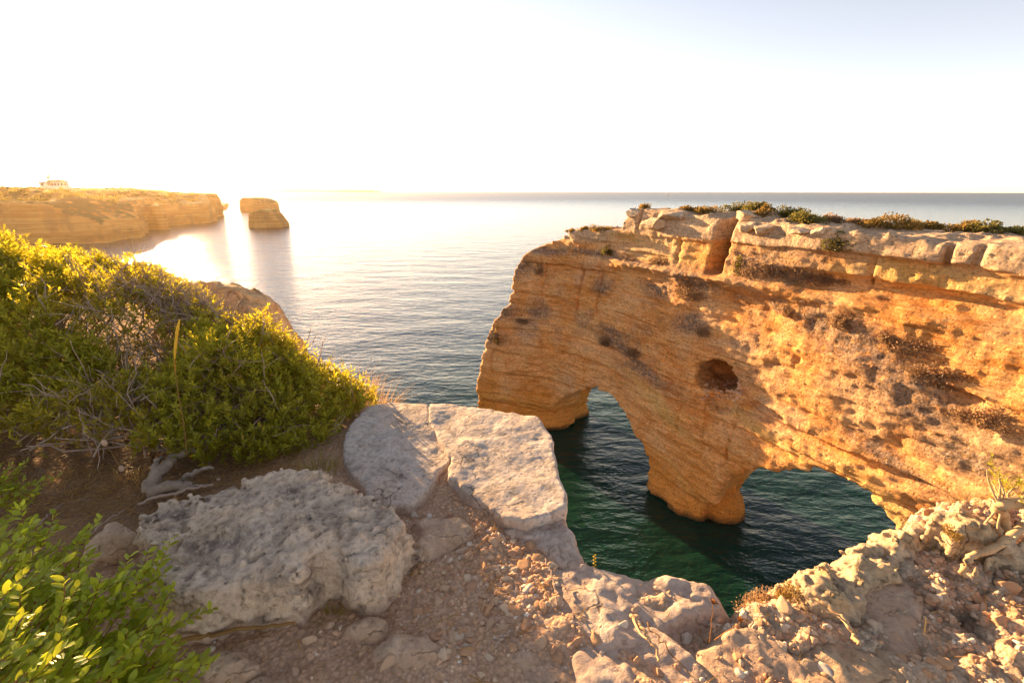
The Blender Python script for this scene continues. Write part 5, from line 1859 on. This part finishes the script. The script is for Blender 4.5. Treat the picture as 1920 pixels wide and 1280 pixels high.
    for i in range(9):
        c = tip * (0.35 + 0.65 * i / 8) + np.array([0.004 * (-1) ** i, 0, 0])
        obj("blossom", mesh_np("blossom", V * np.array([0.0042, 0.0042, 0.0035]) * R.uniform(0.7, 1.1) + c, F), M["flower"], t)
    # dried umbels
    for foot, top, lab in [((1330, 1202), (1337, 1132), "upright dried umbel with a rusty head on the bedrock"), ((1338, 1200), (1388, 1166), "leaning dried umbel beside the upright one")]:
        a = atz(*foot, g + .03)
        c = aty(*top, a[1] - 0.0)
        t = thing("dried_umbel", lab, "dried flower", tuple(a))
        S = Soup()
        u = np.linspace(0, 1, 10)[:, None]
        S.add(*tube((c - a) * u + R.normal(0, 0.0012, (10, 3)), np.linspace(0.0018, 0.0012, 10), 5))
        obj("stem", S.mesh("stem"), M["umbel"], t)
        S = Soup()
        for _ in range(34):
            d = np.array([R.normal(0, 0.5), R.normal(0, 0.5), 1.0])
            d /= np.linalg.norm(d)
            L = R.uniform(0.010, 0.022)
            S.add(*tube(np.array([c - a, c - a + d * L * 0.6, c - a + d * L]), [0.0007, 0.0006, 0.0022], 4))
        obj("seed_head", S.mesh("seed_head"), M["umbel"], t)


small_plants()


def litter():
    R = np.random.default_rng(41)
    S = Soup()
    n = 5200
    X = np.concatenate([R.uniform(-3.6, -1.35, n), R.uniform(-1.4, 2.2, 500)])
    Y = np.concatenate([R.uniform(1.55, 2.75, n), R.uniform(1.0, 1.9, 500)])
    keep = np.ones(len(X), bool)
    keep &= edge_dist(X, Y) < -0.05
    for poly, zt in ROCK_POLYS:
        keep &= poly_dist(poly, X, Y) > 0.01
    X, Y = X[keep], Y[keep]
    Z = ground_z(X, Y)
    for x, y, z in zip(X, Y, Z):
        a = R.normal(0.5, 0.8)
        L = R.uniform(0.02, 0.11)
        d = np.array([math.cos(a), math.sin(a), R.normal(0, 0.12)])
        p = np.array([x, y, z + R.uniform(0.004, 0.03)])
        sd = np.array([-math.sin(a), math.cos(a), 0]) * R.uniform(0.0008, 0.0022)
        m = p + d * L * 0.5 + np.array([0, 0, R.uniform(0, 0.01)])
        q = p + d * L
        S.add([p - sd, p + sd, m + sd, m - sd, q + sd * 0.5, q - sd * 0.5], [(0, 1, 2, 3), (3, 2, 4, 5)], np.tile([R.random(), float(R.random() < 0.35), 0], (6, 1)))
    obj("straw_litter", S.mesh("straw_litter"), M["straw"], kind="stuff")


litter()


# ------------------------------------------------------------------ gull and sail
def gull():
    p = arch_top_below(1187, 385)
    t = thing("gull", "white gull standing on the knob at the arch's outer cap", "gull", tuple(p))
    V, F = icosphere(3)
    B = V * np.array([0.24, 0.11, 0.11])
    B[:, 2] += 0.08 * (B[:, 0] / 0.24) + 0.22
    obj("body", mesh_np("body", B, F), M["feather"], t)
    hd = V * 0.065 + np.array([0.2, 0, 0.42])
    obj("head", mesh_np("head", hd, F), M["feather"], t)
    S = Soup()
    S.add(*tube(np.array([(0.14, 0, 0.28), (0.18, 0, 0.36), (0.2, 0, 0.42)]), [0.07, 0.055, 0.05], 8))
    obj("neck", S.mesh("neck"), M["feather"], t)
    S = Soup()
    S.add(*tube(np.array([(0.25, 0, 0.42), (0.29, 0, 0.415), (0.325, 0, 0.40)]), [0.018, 0.014, 0.004], 6))
    obj("bill", S.mesh("bill"), M["bill"], t)
    for sgn in (-1, 1):
        W = V * np.array([0.26, 0.03, 0.085]) + np.array([-0.08, sgn * 0.095, 0.24])
        obj("wing", mesh_np("wing", W, F), M["wing"], t)
        S = Soup()
        S.add(*tube(np.array([(0, sgn * 0.04, -0.25), (0, sgn * 0.04, 0.05), (0, sgn * 0.04, 0.15)]), [0.012, 0.012, 0.014], 5))
        obj("leg", S.mesh("leg"), M["bill"], t)


gull()


def sailboat():
    p = atz(1252, 367, 0)
    t = thing("sailboat", "tiny white sailboat far out on the open sea", "sailboat", tuple(p))
    S = Soup()
    V = []
    for x, wd, z in [(-6, 1.2, 1.5), (-3, 1.8, 1.4), (0, 2.0, 1.4), (3, 1.5, 1.5), (6.5, 0.1, 1.9)]:
        V += [(x, -wd, z), (x * 0.92, -wd * 0.3, -0.4), (x * 0.92, wd * 0.3, -0.4), (x, wd, z)]
    F = [(i * 4 + k, (i + 1) * 4 + k, (i + 1) * 4 + k + 1, i * 4 + k + 1) for i in range(4) for k in range(3)] + [(i * 4 + 3, (i + 1) * 4 + 3, (i + 1) * 4, i * 4) for i in range(4)] + [(0, 1, 2, 3)]
    S.add(V, F)
    obj("hull", S.mesh("hull", False), M["white"], t)
    S = Soup()
    S.add(*tube(np.array([(0.5, 0, 1), (0.5, 0, 9), (0.5, 0, 17)]), [0.15, 0.13, 0.1], 6))
    obj("mast", S.mesh("mast"), M["wing"], t)
    for tri in ([(0.2, 0, 2.6), (-5.2, 0.6, 2.6), (-2.2, 0.5, 9), (0.2, 0, 16.5)], [(0.9, 0, 15), (5.0, 0.3, 4.5), (6.3, 0, 2.0), (1.2, 0.5, 2.6)]):
        S = Soup()
        V = np.array(tri)
        V2 = V + np.array([0, 0.08, 0])
        S.add(np.concatenate([V, V2]), [(0, 1, 2, 3), (7, 6, 5, 4), (0, 4, 5, 1), (1, 5, 6, 2), (2, 6, 7, 3), (3, 7, 4, 0)])
        obj("sail", S.mesh("sail", False), M["white"], t)


sailboat()


# ------------------------------------------------------------------ sea haze
def haze():
    a, z0, z1 = 9000.0, -8.0, 76.0
    V = [(x, y, z) for x in (-a, a) for y in (-a, a) for z in (z0, z1)]
    F = [(0, 1, 3, 2), (4, 6, 7, 5), (0, 4, 5, 1), (2, 3, 7, 6), (0, 2, 6, 4), (1, 5, 7, 3)]
    m = bpy.data.materials.new("sea_haze")
    m.use_nodes = True
    t = m.node_tree
    t.nodes.remove(t.nodes["Principled BSDF"])
    v = t.nodes.new("ShaderNodeVolumePrincipled")
    v.inputs["Color"].default_value = (0.98, 0.71, 0.41, 1)
    v.inputs["Density"].default_value = 0.000036
    v.inputs["Anisotropy"].default_value = 0.82
    t.links.new(v.outputs[0], t.nodes["Material Output"].inputs["Volume"])
    obj("haze", mesh_np("haze", V, np.array(F), False), m, kind="stuff")


haze()
